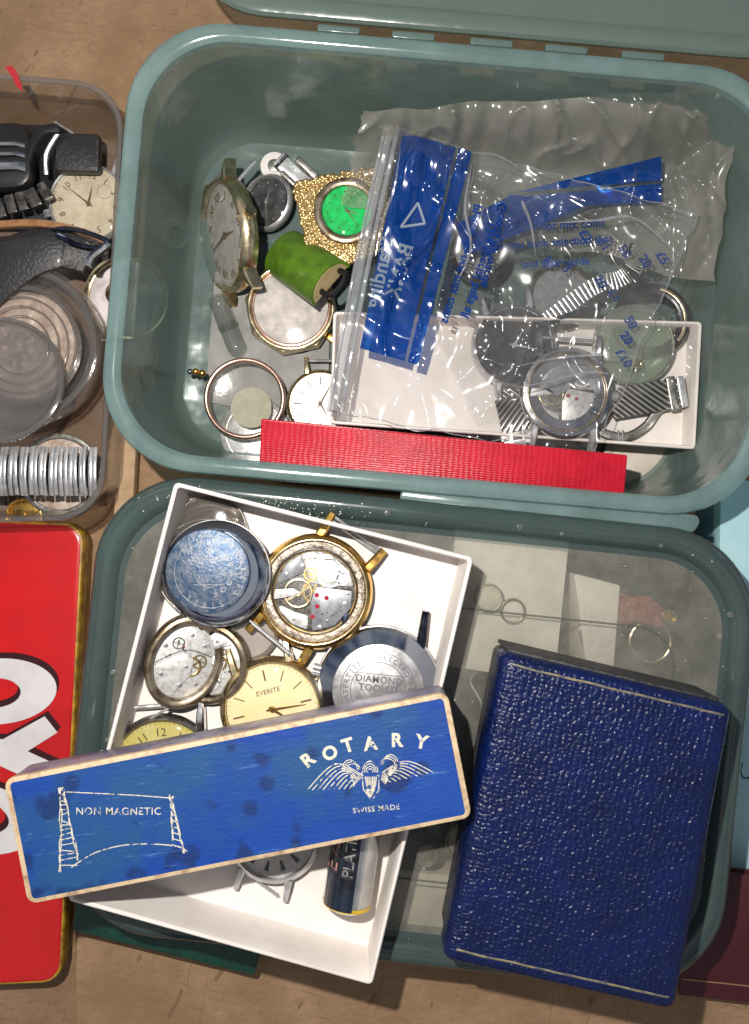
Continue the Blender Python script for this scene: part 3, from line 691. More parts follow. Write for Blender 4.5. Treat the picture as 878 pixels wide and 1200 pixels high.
def clear_ring(u, v, z, r, label, tilt=None):
    t = thing('spare_crystal', label, 'watch crystal', P(u, v, z), 0, tilt, 'spare watch crystals under the blue case back')
    r *= S(z); bm = bmesh.new(); lathe(bm, [(r*.84, 1), (r, 0), (r, 5), (r*.96, 7), (r*.86, 9), (r*.6, 12), (0, 13)], 56); obj('dome', bm, glassgrey, t)
    bm = bmesh.new(); ring(bm, r*.965, r*1.01, 0, 5, 56); obj('edge', bm, dullsteel, t)
for i, (du, dv, rr_) in enumerate(((-4, -36, 42), (-2, -44, 44), (0, -30, 45), (-2, -51, 41))):
    clear_ring(250+du, 671+dv, ZA+1+i*3.2, rr_, ['lowest clear crystal of the fan above the blue case back', 'second clear crystal from the bottom of the fan above the blue case back', 'third clear crystal from the bottom of the fan above the blue case back', 'top clear crystal of the fan, furthest from the blue case back'][i])
clear_ring(243, 667, ZA+16, 59, 'large clear crystal peeping out left of the blue case back')
clear_ring(290, 738, ZA+1, 38, 'clear crystal half hidden under brown movement ring and spring bar')
# --- 2: gold case with the open movement
def gold_case():
    z = ZA+3; r = 68.5*S(z+20)
    t = thing('watch_case', 'gold watch case lying face down with its open movement showing', 'watch', P(370, 692, z), -36)
    bm = bmesh.new(); lathe(bm, [(r*.7, 0), (r*.9, 0), (r, 8), (r, 15), (r*.96, 20), (r*.90, 22), (r*.875, 21), (r*.865, 15), (r*.7, 14)], 80); obj('case', bm, gold, t)
    bm = bmesh.new(); ring(bm, r*.885, r*.91, 21.5, 23.2, 80); obj('thread_ring', bm, goldpale, t)
    bm = bmesh.new(); ring(bm, r*.75, r*.865, 10, 17, 72, bev=.6); obj('movement_ring', bm, mat('pitted_spacer', (.50, .44, .36), .4, .5, col2=(.12, .09, .07), cs=.14, bs=.25, bstr=.7, bd=1.5), t)
    bm = bmesh.new(); ring(bm, r*.71, r*.75, 10, 14.5, 72); obj('gap_shade_ring', bm, black, t)  # black ring standing in for the shade between movement and spacer
    g = bpy.data.objects.new('mv', None)
    mv = movement(t, r*.72, 9.5, 3, jewels=4, word='17 JEWELS')
    mv.rotation_euler = (0, 0, math.radians(36))
    for q in (-1, 1): lug(t, q*r*.50, r*.84, r*.44, r*.17, 18, -q*6, gold, .75, .2)
    for q in (-1, 1): lug(t, q*r*.50, -r*.84, r*.40, r*.17, 18, 180+q*6, gold, .75, .2)
    for s in (1,):
        for k in (0, 5):
            bm = bmesh.new(); tube(bm, [(-r*.5, s*r*1.16+k, 9), (r*.5, s*r*1.16+k, 9)], 2.0, 8); obj('spring_bar', bm, steel, t)
    bm = bmesh.new(); tube(bm, [(-r*1.12, r*.02, 10), (-r*.85, 0, 11)], 1.8, 8); tube(bm, [(-r*1.14, 6, 10), (-r*.9, 5, 11)], 1.4, 8); obj('winding_stem', bm, dullsteel, t, RZ(10))
gold_case()
def spring_bar(u0, v0, u1, v1, z, label, r=2.6, m=steel, sp=1):
    a, b = P(u0, v0, z), P(u1, v1, z); d = b-a; t = thing('spring_bar', label, 'spring bar', a)
    L = d.length; Mx = RZ(math.degrees(math.atan2(d.y, d.x)))
    bm = bmesh.new(); tube(bm, [(L*.07, 0, r), (L*.93, 0, r)], r, 10, Mx)
    for o_ in ((0, sp*.0),): pass
    obj('barrel', bm, m, t)
    bm = bmesh.new(); tube(bm, [(0, 0, r), (L, 0, r)], r*.5, 8, Mx); obj('pin', bm, m, t)
    bm = bmesh.new(); tube(bm, [(L*.09, 0, r), (L*.12, 0, r)], r*1.25, 10, Mx); tube(bm, [(L*.88, 0, r), (L*.91, 0, r)], r*1.25, 10, Mx); obj('collar', bm, m, t)
spring_bar(293, 727, 343, 768, ZA+30, 'long steel spring bar slanting between movement rings and gold case')
# --- 3: two movements with rings
def ringed_movement(u, v, z, rx, label, rz, tilt, gapa, seed, sx=1.0):
    t = thing('pocket_movement', label, 'watch movement', P(u, v, z), rz, tilt)
    r = rx*S(z)
    bm = bmesh.new(); ring(bm, r*.79, r, 0, 17, 64, bev=5, a0=gapa[0], a1=gapa[1], sx=sx); obj('holder_ring', bm, bronze, t)
    mvr = r*.80
    bm = bmesh.new(); disc(bm, mvr, 1, 6, 56, bev=.5, sx=sx); mv = obj('main_plate', bm, platemat, t)
    bm = bmesh.new(); tube(bm, spline([(-mvr*.95*sx, -mvr*.25, 6.2), (-mvr*.4, mvr*.05, 6.2), (mvr*.0, mvr*.3, 6.2), (mvr*.85*sx, mvr*.28, 6.2)], 6), .6, 5); obj('plate_seam', bm, ink, mv)
    bm = bmesh.new(); prism(bm, roundpoly([(x*mvr*sx, y*mvr) for x, y in ((-.9, -.3), (-.4, .0), (.0, .24), (.3, .1), (.35, -.3), (.0, -.85), (-.5, -.75))], 4, 4), 6.1, 8.6, bev=.5); obj('bridge', bm, platemat, mv)
    bm = bmesh.new(); prism(bm, roundpoly([(x*mvr*sx, y*mvr) for x, y in ((-.05, .36), (.85, .34), (.5, .78), (.1, .92), (-.2, .9))], 3, 4), 6.1, 8.4, bev=.5); obj('bridge', bm, platemat, mv)
    bm = bmesh.new(); gear(bm, .5*mvr*sx, .08*mvr, .2*mvr, 6.2, 1, 24, 5); obj('train_wheel', bm, brass, mv)
    for x, y in ((-.6, -.45), (.1, -.62), (.5, .52), (.0, .72), (.12, -.12), (-.75, .3), (.6, -.5)): screw(mv, x*mvr*sx, y*mvr, 8.4, 2.4)
    bm = bmesh.new(); gear(bm, -.35*mvr*sx, .42*mvr, .17*mvr, 6.1, 1, 20, 4); obj('small_wheel', bm, dullsteel, mv)
    bm = bmesh.new(); ring(bm, .2*mvr, .26*mvr, 6.2, 7.5, 32, T(.3*mvr*sx, -.1*mvr)); box(bm, .44*mvr, 1.2, 6.3, 7, T(.3*mvr*sx, -.1*mvr) @ RZ(50), 0); obj('balance_wheel', bm, brass, mv)
    for x, y in ((-.15, .35), (.0, .1)):
        bm = bmesh.new(); disc(bm, 1.5, 6.1, 6.7, 10, T(x*mvr*sx, y*mvr)); obj('jewel', bm, ruby, mv)
    bm = bmesh.new(); rn = random.Random(seed)
    for k in range(12): disc(bm, rn.uniform(.7, 1.5), 6.1, 6.4, 8, T(rn.uniform(-.6, .6)*mvr*sx, rn.uniform(-.6, .6)*mvr))
    obj('pivot_holes', bm, ink, mv)
ringed_movement(247, 775, ZA+4, 48, 'flatter silver movement in dark brass ring, partly under its twin', 20, (0, -6), (-165, 150), 5)
ringed_movement(215, 773, ZA+17, 56, 'tilted silver movement in split brass ring leaning on its twin', -18, (0, 18), (62, 392), 9, sx=.78)
def split_end():
    pass
# --- 4: gold dial watch
t4, r4, h4 = watch('gold cased watch with plain champagne baton dial, below the brown movements', 321, 828, ZA+4, 62, rz=14, cm=goldpale, dm=golddial, marks='baton', mm=brownink, hands=(135, 95), hm=gold, lugs='t', bars='', crown=10, rin=.88, h=.32, word='EVERITE')
# --- 5: diamond tooled case back
def diamond_case():
    z = ZA+3; r = 72*S(z+20)
    t = thing('watch_case', 'chrome watch case face down, brushed back engraved with a diamond triangle', 'watch', P(443, 803, z), -6)
    bm = bmesh.new(); lathe(bm, [(0, 2), (r*.85, 2), (r, 8), (r, 14), (r*.95, 18), (r*.76, 24), (r*.74, 25.5)], 80); obj('case', bm, bluechrome, t)
    bm = bmesh.new(); ring(bm, r*.975, r*1.025, 6, 13, 80, bev=1.6); obj('polished_rim', bm, steel, t)
    bm = bmesh.new(); disc(bm, r*.74, 22, 26.5, 72, bev=1); b = obj('back_plate', bm, steel, t)
    bm = bmesh.new(); zz = 26.6
    ring(bm, r*.60, r*.612, zz, zz+.3, 72, bev=.05); ring(bm, r*.44, r*.452, zz, zz+.3, 72, bev=.05)
    for i, ch in enumerate('WATERTITE * ELECTRO PLATED TOP * '):
        if ch == ' ': continue
        q = textbm(ch if ch != '*' else '•', r*.12, .2, .1); merge(bm, q, RZ(118-i*9.6) @ T(0, r*.525, zz+.2))
    for s, yy in (('DIAMOND', .16), ('TOOLED', .02)):
        q = textbm(s, r*.155, .2, .2, sp=1.05); merge(bm, q, T(0, yy*r, zz+.2))
    tri = [(-r*.42, r*.25), (r*.42, r*.25), (0, -r*.42)]
    tube(bm, [(x, y, zz+.1) for x, y in tri], .6, 4, closed=True); obj('engraving', bm, mat('engraved_grey', (.16, .16, .17), .5, .5), b)
    for q in (-1, 1): lug(t, q*r*.62, r*.70, r*.62, r*.16, 16, -q*3, chrome_dark, .7, .2)
    bm = bmesh.new(); rg = []
    for zz, k in ((0, 1), (9, 1)): rg.append([(math.cos(i*PI/12)*7*(1 if i % 2 else .85), math.sin(i*PI/12)*7*(1 if i % 2 else .85), zz) for i in range(24)])
    loft(bm, rg, True, True, RZ(170) @ T(r*.98, 0, 12) @ RY(90)); obj('crown', bm, steel, t)
diamond_case()
# --- 6: yellow dial watch under the long box
watch('steel watch with yellow numbered dial, half under the long blue box', 195, 897, ZA+4, 64, rz=4, cm=dullsteel, lm=chrome, dm=yellowdial, marks='numbers', mm=brownink, hands=(120, 200), lugs='t', bars='t', crown=0, rin=.9, h=.34, luglen=.6, lugsp=.72)
spring_bar(176, 842, 204, 826, ZA+22, 'short thin spring pin above the yellow dial', 1.6)
# --- 7: watch below the box
watch('silver watch with dark hour batons poking out below the long blue box', 323, 978, ZA+4, 54, rz=-14, cm=steel, lm=steel, dm=silverdial, marks='wedge', mm=ink, hands=(20, 80), lugs='b', bars='', crown=70, rin=.86, h=.32)
spring_bar(300, 1030, 328, 1050, ZA+2, 'small steel pin on the white tray beneath the silver watch', 2.0)
# --- 8: battery
def battery():
    z = ZA+1; r = 31*S(z+30)*.92
    a = P(406, 1062, z+r); t = thing('battery', 'dark and silver cylindrical battery lying half under the long blue box', 'battery', (a.x, a.y, z), -8)
    Mx = T(0, 0, r) @ RX(-90)
    L = 150
    def arc(a0, a1, rr_, z0, z1):
        bm = bmesh.new(); prof = [(rr_-.6, z0), (rr_, z0), (rr_, z1), (rr_-.6, z1)]
        n = 24; rings = []
        for i in range(n+1):
            q = math.radians(a0+(a1-a0)*i/n); rings.append([(p[0]*math.cos(q), p[0]*math.sin(q), p[1]) for p in prof])
        vs = [[bm.verts.new(p) for p in R_] for R_ in rings]
        for A_, B_ in zip(vs, vs[1:]):
            for j in range(4): bm.faces.new([A_[j], A_[(j+1) % 4], B_[(j+1) % 4], B_[j]])
        bm.faces.new(vs[0]); bm.faces.new(vs[-1]); return bm
    bm = bmesh.new(); lathe(bm, [(0, 0), (r*.8, 0), (r-1, 3), (r, 6), (r, L-4), (r-2, L), (0, L)], 48); obj('can', bm, batterysilver, t, Mx)
    # angles: around the top of the cylinder; 90 = towards the viewer
    obj('dark_band', arc(-78, -158, r+.7, 5, L-8), batterydark, t, Mx)
    bm = bmesh.new(); lathe(bm, [(r+.1, 3.5), (r+.5, 4.5), (r+.5, 8), (r+.1, 8)], 48); obj('yellow_end', bm, batteryyellow, t, Mx)
    def wrap(s, size, ang, y0, m, nm, ofs=.3, sp=1):
        b = textbm(s, size, .01, ofs, sp=sp, align='LEFT'); bb = bmesh.new()
        def fn(c):
            th = math.radians(ang) + (c.y)/(r+1.3); rad = r+1.5+c.z
            return Vector((rad*math.sin(th)*-1, y0+c.x, r+rad*math.cos(th)))
        merge(bb, b, fn=fn); obj(nm, bb, m, t)
    wrap('EVER', 24, 50, 44, ink, 'brand_print', 1.6, .95); wrap('EVER', 24, 50, 45, batteryred, 'brand_fill', -.2, .95)
    wrap('PLATINUM', 17, 8, 42, ink, 'word_print', 1.2, .95); wrap('PLATINUM', 17, 8, 43, batterysilver, 'word_edge', .0, .95)
battery()

# ================================================================== LONG BLUE BOX
def rotary_box():
    zt = 362; th = 50
    cs = [(3, 914), (524, 812), (555, 956), (33, 1061)]
    pts = [P(u, v, zt) for u, v in cs]; c = sum(pts, Vector())/4; rot = math.degrees(math.atan2(pts[1].y-pts[0].y, pts[1].x-pts[0].x))
    t = thing('presentation_box', 'long narrow blue card watch box lying across the white tray', 'watch box', (c.x, c.y, zt-th), rot)
    w_ = (pts[1]-pts[0]).length; h_ = (pts[3]-pts[0]).length
    bm = bmesh.new(); prism(bm, rrect(w_-2, h_-2, 9, 6), 0, th-10, bev=1); obj('base', bm, mat('dull_violet_card', (.14, .12, .20), .4, col2=(.3, .27, .33), cs=.04), t)
    bm = bmesh.new(); prism(bm, rrect(w_, h_, 10, 6), th-9.7, th, bev=1.5); ld_ = obj('lid', bm, boxedge, t)
    bm = bmesh.new(); prism(bm, rrect(w_-12, h_-10, 4, 4), th+.02, th+.5); obj('paper_label', bm, bluelabel, ld_)
    Mi = t.matrix_world.inverted()
    def L(u, v, dz=.6):   # photo point on the lid to the box's own frame
        q = P(u, v, zt+dz); q = Mi @ (q*K); return q/K
    def put(bmx, s, size, u, v, a, ext=.15, off=.3, sp=1):
        q = L(u, v, .7); b = textbm(s, size, ext, off, sp=sp); merge(bmx, b, T(q.x, q.y, th+.7) @ RZ(a-rot))
    bm = bmesh.new()
    for ch, u, v, a in (('R', 361, 891, 38), ('O', 387, 883, 26), ('T', 408, 874, 17), ('A', 434, 872, 8), ('R', 465, 868, 1), ('Y', 494, 870, -12)):
        put(bm, ch, 19, u, v, a, off=.7)
    obj('maker_name', bm, wornfoil2, ld_)
    bm = bmesh.new(); put(bm, 'SWISS MADE', 7.6, 441, 948, 5, off=.05, sp=1.15); put(bm, 'NON MAGNETIC', 10.6, 139, 951, 0, off=.05, sp=1.1)
    obj('small_print', bm, wornfoil, ld_)
    bm = bmesh.new()
    def stroke(pts_, r=.8): tube(bm, [L(u, v, .8) for u, v in pts_], r*.75, 5, fl=.4)
    # winged emblem
    rnd = random.Random(4)
    for s in (-1, 1):
        for k in range(9):
            x0, y0 = 434+s*(8+k*1.5), 905+k*1.6; L_ = 60-k*6.2
            x1 = 434+s*(14+L_); y1 = (926 if s < 0 else 905)-k*(.2 if s < 0 else -1.5)
            mx, my = 434+s*(14+L_*.45), y0-11+k*1.1+(1.5 if s < 0 else -2)
            stroke([Vector(p) for p in spline([(x0, y0+4, 0), (mx, my, 0), (x1, y1, 0)], 8)] and [(p.x, p.y) for p in spline([(x0, y0+4, 0), (mx, my, 0), (x1, y1, 0)], 8)], .75)
        for k in range(3):
            pp = [(434+s*(20+9*math.cos(a/6*PI)+k*2), 899-(7+k*2.4)*math.sin(a/6*PI)+(3 if s < 0 else -3)) for a in range(7)]
            stroke(pp, .7)
    for k in range(4):
        pp = [(434+(9-k*2)*math.cos(a/8*PI), 905-(13-k*3)*math.sin(a/8*PI)) for a in range(9)]; stroke(pp, .7)
    for k in range(7): stroke([(428+k*2.2, 910), (430+k*1.7, 920), (434+(k-3)*1.2, 936-abs(k-3)*2.2)], .9)
    stroke([(424, 905), (426, 925), (436, 938), (444, 926), (444, 906)], .9)
    obj('winged_emblem', bm, wornfoil, ld_); bm = bmesh.new()
    # suspension bridge drawing
    for (x0, y0, x1, y1, j) in ((72, 926, 70, 1022, 5), (74, 926, 92, 1008, 5), (200, 936, 203, 985, 3), (201, 936, 216, 1000, 3)):
        for q in range(2):
            pp = []
            for k in range(12):
                f = k/11; pp.append((x0+(x1-x0)*f+rnd.uniform(-1, 1)*j*.35, y0+(y1-y0)*f))
            stroke(pp, .9)
    for k in range(16):
        f = k/15; y_ = 926+f*88; xl = 72-1*f; xr = 74+17*f; stroke([(xl, y_), (xr, y_+rnd.uniform(-4, 4))], .8)
    for k in range(8):
        f = k/7; y_ = 938+f*52; stroke([(200+2*f, y_), (201+13*f, y_+3)], .8)
    for k in range(6): stroke([(72+rnd.uniform(-4, 4), 926+rnd.uniform(-4, 4)), (72+rnd.uniform(-4, 4), 926+rnd.uniform(-4, 4))], 1.2); stroke([(200+rnd.uniform(-3, 3), 934+rnd.uniform(-3, 3)), (201+rnd.uniform(-3, 3), 934+rnd.uniform(-3, 3))], 1)
    stroke([(76, 928), (120, 930), (160, 932), (198, 935)], .8)
    stroke([(p.x, p.y) for p in spline([(84, 1016, 0), (110, 1000, 0), (142, 991, 0), (175, 989, 0), (208, 992, 0), (221, 999, 0)], 8)], .9)
    obj('bridge_drawing', bm, wornfoil, ld_)
rotary_box()

# ================================================================== NAVY CASE
def navy_case():
    zt = 332; th = 94
    cs = [(590, 764), (862, 829), (793, 1189), (519, 1128)]
    pts = [P(u, v, zt) for u, v in cs]; c = sum(pts, Vector())/4
    t = thing('jewellery_case', 'navy blue leatherette hinged case with thin gilt lines, right of the long box', 'jewellery case', (c.x, c.y, zt-th))
    poly = [(p.x-c.x, p.y-c.y) for p in pts][::-1]
    bm = bmesh.new(); prism(bm, roundpoly(offs(poly, 4), 8, 4), 0, th*.5-1, bev=2); obj('base', bm, mat('worn_black_board', (.035, .035, .045), .6, col2=(.09, .09, .1), cs=.06), t)
    bm = bmesh.new()
    def rg(d, z, r): return [(x, y, z) for x, y in roundpoly(offs(poly, d), r, 8)]
    loft(bm, [rg(5, th*.5, 10), rg(1, th*.5, 10), rg(0, th*.5+3, 10), rg(0, th-14, 10), rg(1.5, th-7, 10), rg(5, th-2.5, 10), rg(11, th-.3, 9), rg(20, th, 8)], True, True)
    ld_ = obj('lid', bm, navy, t)
    Pm = [Vector(p) for p in [(q.x-c.x, q.y-c.y) for q in pts]]
    def edge(a, b, f): return a+(b-a)*f
    for nm, f in (('gilt_line', .033), ('gilt_line', .952)):
        a = edge(Pm[0], Pm[3], f); b = edge(Pm[1], Pm[2], f); bm = bmesh.new(); n = 50
        pl = []
        for i in range(n+1):
            q = i/n; p = a+(b-a)*(.008+.984*q)
            d = min(q, 1-q)*(b-a).length; z = th+.25 - max(0, (14-d)/14)**2*9
            pl.append((p.x, p.y+noise.noise(Vector((q*9, f, 0)))*1., z))
        tube(bm, pl, 1.2, 6, fl=.35); obj(nm, bm, foil, ld_)
    # black end board with a frayed rim that shows past the lid at the far end
    bm = bmesh.new(); a, b = Pm[0], Pm[1]; up = (Pm[0]-Pm[3]).normalized()
    al = (b-a).normalized(); pl = [tuple(a-up*2+al*7), tuple(b-up*2-al*7), tuple(b+up*2.5-al*7), tuple(a+up*2.5+al*7)]
    prism(bm, roundpoly([(p[0], p[1]) for p in pl], 2, 3), 2, th-16, bev=1); obj('end_board', bm, mat('frayed_black_cloth', (.012, .012, .018), .6, col2=(.06, .06, .06), cs=.12, bs=.3, bstr=.6), t)
navy_case()

# ================================================================== RED LONG BOX in the open tub
quad_red = quadbox('red_box', 'long slim red ribbed cloth box along the front of the open tub', 'box', [(306, 490), (736, 533), (731, 588), (304, 544)], 166, 90, redcloth, 3, 2)

# ================================================================== OXO TIN
def tin():
    zt = 64; cs = [(-330, 596), (99, 613), (72, 1152), (-350, 1172)]
    pts = [P(u, v, zt) for u, v in cs]; c = sum(pts, Vector())/4
    t = thing('tin', 'red printed tin with white letters and gold edge, lower left', 'tin', (c.x, c.y, 2))
    poly = [(p.x-c.x, p.y-c.y) for p in pts][::-1]
    bm = bmesh.new(); prism(bm, roundpoly(offs(poly, 7), 24, 8), 0, 34, bev=2); obj('body', bm, tingold, t)
    bm = bmesh.new()
    def rg(d, z): return [(x, y, z) for x, y in roundpoly(offs(poly, d), 28-d*.5, 8)]
    loft(bm, [rg(3, 34.2), rg(1, 36), rg(0, 56), rg(.5, 59), rg(1.8, 61), rg(4, 61.6)], True, True); ld_ = obj('lid', bm, tingold, t)
    bm = bmesh.new(); loft(bm, [rg(4, 61.7), rg(5, 62.3), rg(9, 62.5)], True, True); obj('red_panel', bm, redpaint, ld_)
    def L(u, v): p = P(u, v, zt); return (p.x-c.x, p.y-c.y)
    def flat(name, outer, hole, m, z, dx=0, dy=0):
        bm = bmesh.new(); n = len(outer)
        if hole:
            o1 = [bm.verts.new((*L(u+dx, v+dy), z)) for u, v in outer]; i1 = [bm.verts.new((*L(u+dx, v+dy), z)) for u, v in hole]
            o2 = [bm.verts.new((*L(u+dx, v+dy), z-.25)) for u, v in outer]
            for i in range(n): bm.faces.new([o1[i], o1[(i+1) % n], i1[(i+1) % n], i1[i]]); bm.faces.new([o1[i], o2[i], o2[(i+1) % n], o1[(i+1) % n]])
        else: prism(bm, [L(u+dx, v+dy) for u, v in outer], z-.25, z)
        obj(name, bm, m, ld_)
    def ell(cx_, cy_, a, b, rot=0, n=48):
        r_ = math.radians(rot); return [(cx_+a*math.cos(k*2*PI/n)*math.cos(r_)-b*math.sin(k*2*PI/n)*math.sin(r_), cy_+a*math.cos(k*2*PI/n)*math.sin(r_)+b*math.sin(k*2*PI/n)*math.cos(r_)) for k in range(n)]
    o1 = ell(-2, 810, 69, 38.5, -4); h1 = ell(-6, 810, 29, 15, -4)
    o2 = ell(-30, 958, 78, 42, 10); h2 = ell(-28, 952, 38, 16, 14)
    X = [(-62, 868), (-30, 898), (-4, 866), (52, 839), (68, 858), (34, 880), (66, 902), (50, 930), (0, 898+6), (-30, 938), (-62, 926), (-40, 900)]
    X = [(-70, 850), (-30, 862), (4, 866), (53, 839), (68, 858), (33, 880), (68, 896), (56, 922), (-2, 896), (-40, 930), (-70, 915), (-46, 886)]
    z = 62.9
    flat('letter_shadow', o1, None, tinshadow, z, 3, -7); flat('letter_shadow', X, None, tinshadow, z, 4, -6); flat('letter_shadow', o2, None, tinshadow, z, 4, -6)
    flat('letter_shadow', X, None, tinshadow, z+.02, 2, -3)
    flat('letter', o1, None, tinwhite, z+.4); flat('letter', X, None, tinwhite, z+.8); flat('letter', o2, None, tinwhite, z+.4)
    flat('letter_hole_shade', ell(-6, 812, 31, 17, -4), None, tinshadow, z+1.2); flat('letter_hole_shade', ell(-28, 955, 40, 20, 14), None, tinshadow, z+1.2)
    flat('letter_hole', ell(-7, 808, 29, 13.5, -4), None, redpaint, z+1.5); flat('letter_hole', ell(-30, 949, 38, 17, 14), None, redpaint, z+1.5)
tin()

# ================================================================== RIGHT HAND BOXES
def right_boxes():
    zt = 100
    pts = [P(u, v, zt) for u, v in ((845, 560), (1150, 590), (1120, 1045), (838, 1020))]; c = sum(pts, Vector())/4
    t = thing('flat_box', 'light blue card box at the right edge beside the closed tub', 'box', (c.x, c.y, 2))
    poly = [(p.x-c.x, p.y-c.y) for p in pts][::-1]
    bm = bmesh.new(); prism(bm, roundpoly(offs(poly, 3), 3, 3), 0, 72, bev=1); obj('base', bm, slate, t)
    bm = bmesh.new(); prism(bm, roundpoly(poly, 3, 3), 72.3, 98, bev=1.2); ld_ = obj('lid', bm, lightblue, t)
    bm = bmesh.new(); q = [P(u, v, zt) for u, v in ((870, 894), (868, 903), (871, 911), (878, 911), (881, 903), (884, 911), (891, 912), (894, 901))]
    tube(bm, spline([(p.x-c.x, p.y-c.y, 98.3) for p in q], 6), 1.1, 6, fl=.4); obj('pen_mark', bm, mat('teal_pen', (.01, .07, .11), .5), ld_)
    zt = 132
    pts = [P(u, v, zt) for u, v in ((806, 1020), (1150, 1050), (1140, 1205), (795, 1166))]; c = sum(pts, Vector())/4
    t = thing('book', 'dark maroon cloth covered book with thin copper line, bottom right corner', 'book', (c.x, c.y, 108))
    poly = [(p.x-c.x, p.y-c.y) for p in pts][::-1]
    bm = bmesh.new(); prism(bm, roundpoly(poly, 3, 3), 20.2, 24, bev=1); obj('cover', bm, maroon, t)
    bm = bmesh.new(); prism(bm, roundpoly(offs(poly, 4), 3, 3), 3.2, 20); obj('pages', bm, mat('maroon_board', (.06, .008, .012), .6, col2=(.1, .03, .03), cs=.1), t)
    bm = bmesh.new(); prism(bm, roundpoly(poly, 3, 3), 0, 3, bev=1); obj('cover', bm, maroon, t)
    a, b = P(800, 1147, zt), P(1140, 1184, zt); bm = bmesh.new(); tube(bm, [(a.x-c.x, a.y-c.y, 24.3), (b.x-c.x, b.y-c.y, 24.3)], 1, 5, fl=.4); obj('copper_line', bm, copperline, t)
right_boxes()
quadbox('green_book', 'dark green leather covered book peeping out below the white tray', 'book', [(92, 1010), (320, 1062), (298, 1144), (84, 1091)], 150, 38, greenbook, 5, 3)

# ================================================================== CLEAR TRAY at the left
def clear_tray():
    zr = 150; cs = [(-220, 66), (146, 99), (120, 608), (-230, 618)]
    pts = [P(u, v, zr) for u, v in cs]; c = sum(pts, Vector())/4; poly = [(p.x-c.x, p.y-c.y) for p in pts][::-1]
    t = thing('clear_tray', 'shallow clear acrylic tray at the left holding watches and straps', 'clear tray', (c.x, c.y, 4))
    def rg(d, z): return [(x, y, z) for x, y in roundpoly(offs(poly, d), 62-d*.5, 10)]
    bm = bmesh.new(); loft(bm, [rg(22, 0), rg(16, 3), rg(13, 8), rg(4, 140), rg(7, 140), rg(16, 9), rg(19, 5), rg(24, 3)], True, True); obj('wall', bm, acrylic, t)
    bm = bmesh.new(); loft(bm, [rg(0, 140.5), rg(-1, 143), rg(0, 146), rg(5, 146), rg(7, 143), rg(5, 140.5)], closed=True); obj('rim', bm, acrylic_rim, t)
    bm = bmesh.new(); q = [P(u, v, 152) for u, v in ((6, 78), (14, 77), (20, 84), (25, 98), (27, 108), (20, 102), (14, 90))]
    prism(bm, [(p.x-c.x, p.y-c.y) for p in q][::-1], 147, 148.5); obj('red_sticker', bm, redscrap, t)
clear_tray()
def bracelet():
    z = 96; a = P(-60, 552, z); t = thing('expansion_bracelet', 'chrome expanding bracelet of narrow links along the front of clear tray', 'watch bracelet', (a.x, a.y, z-14))
    x = 0
    for k in range(30):
        w_ = 6.6 if k < 26 else 6.2; bm = bmesh.new(); hh = 58*1.12*S(z)/1.13
        n = 12; rings = []
        for i in range(n+1):
            q = (i/n-.5); zz = 10+8*math.cos(q*PI); yy = q*hh
            rings.append([(x, yy, zz-4), (x+w_*.86, yy, zz-4), (x+w_*.86, yy, zz-.6), (x+w_*.7, yy, zz), (x+w_*.16, yy, zz), (x, yy, zz-.6)])
        loft(bm, rings, True, True); obj('link', bm, steel, t, T(0, 0, random.uniform(-1, 1)) @ T(x, 0) @ RZ(-.5+random.uniform(-1.6, 1.6)) @ RY(random.uniform(-6, 6)) @ T(-x, random.uniform(-1, 1))); x += w_*1.0
    bm = bmesh.new(); box(bm, x, 44, 4, 6, T(x/2, 0), 0); obj('spring_core', bm, black, t)
bracelet()
def clear_tin(u, v, z, r, label, fill):
    t = thing('round_pot', label, 'round pot', P(u, v, z)); r *= S(z+30)
    bm = bmesh.new(); lathe(bm, [(0, 0), (r*.9, 0), (r, 4), (r, 26), (r*1.04, 27), (r*1.04, 36), (r*.99, 39), (r*.92, 39), (r*.9, 34), (r*.82, 33), (r*.8, 38), (r*.76, 39), (r*.72, 34), (r*.5, 36), (0, 37)], 72); obj('clear_body', bm, acrylic, t)
    bm = bmesh.new(); ring(bm, r*.9, r*.99, 37, 41, 72, bev=1.5); obj('lid_ring', bm, acrylic_rim, t)
    bm = bmesh.new(); ring(bm, r*.70, r*.76, 36, 39.5, 72, bev=1); obj('inner_ring', bm, acrylic_rim, t)
    if fill:
        bm = bmesh.new(); n = 40; prof = [(0, 24)]
        g = []
        for i in range(1, 14):
            rr_ = r*.72*i/13
            g.append([(rr_*math.cos(k*2*PI/n), rr_*math.sin(k*2*PI/n), 22+5*noise.noise(Vector((rr_*math.cos(k*2*PI/n)/9, rr_*math.sin(k*2*PI/n)/9, 0))) - (6 if i == 13 else 0)) for k in range(n)])
        loft(bm, g, True, False); obj('small_parts', bm, coarse, t)
    for a in range(3):
        b = bmesh.new(); ring(b, r*(.60-.12*a), r*(.62-.12*a), 37, 38, 64); obj('moulded_step', b, acrylic_rim, t)
clear_tin(36, 410, 62, 92, 'large round clear plastic pot filled with tiny pinkish watch parts', True)
def clear_lid(u, v, z, r, label):
    t = thing('clear_saucer', label, 'clear dish', P(u, v, z), 0, (-5, 4)); r *= S(z)
    bm = bmesh.new(); lathe(bm, [(0, 5), (r*.7, 5), (r*.86, 4), (r*.9, 0), (r, 0), (r, 5), (r*.93, 7), (r*.86, 7), (r*.7, 8.5), (0, 9.5)], 72); obj('dome', bm, film('clear_shiny_plastic', (.86, .85, .85), .10, (.4, .39, .38), .08, gloss=2.4, ior=1.5), t)
    bm = bmesh.new(); ring(bm, r*.92, r*1.0, 6, 9, 72, bev=1); obj('edge', bm, acrylic_rim, t)
clear_lid(2, 446, 108, 74, 'shiny clear round dish leaning over the clear pot at the left frame edge')
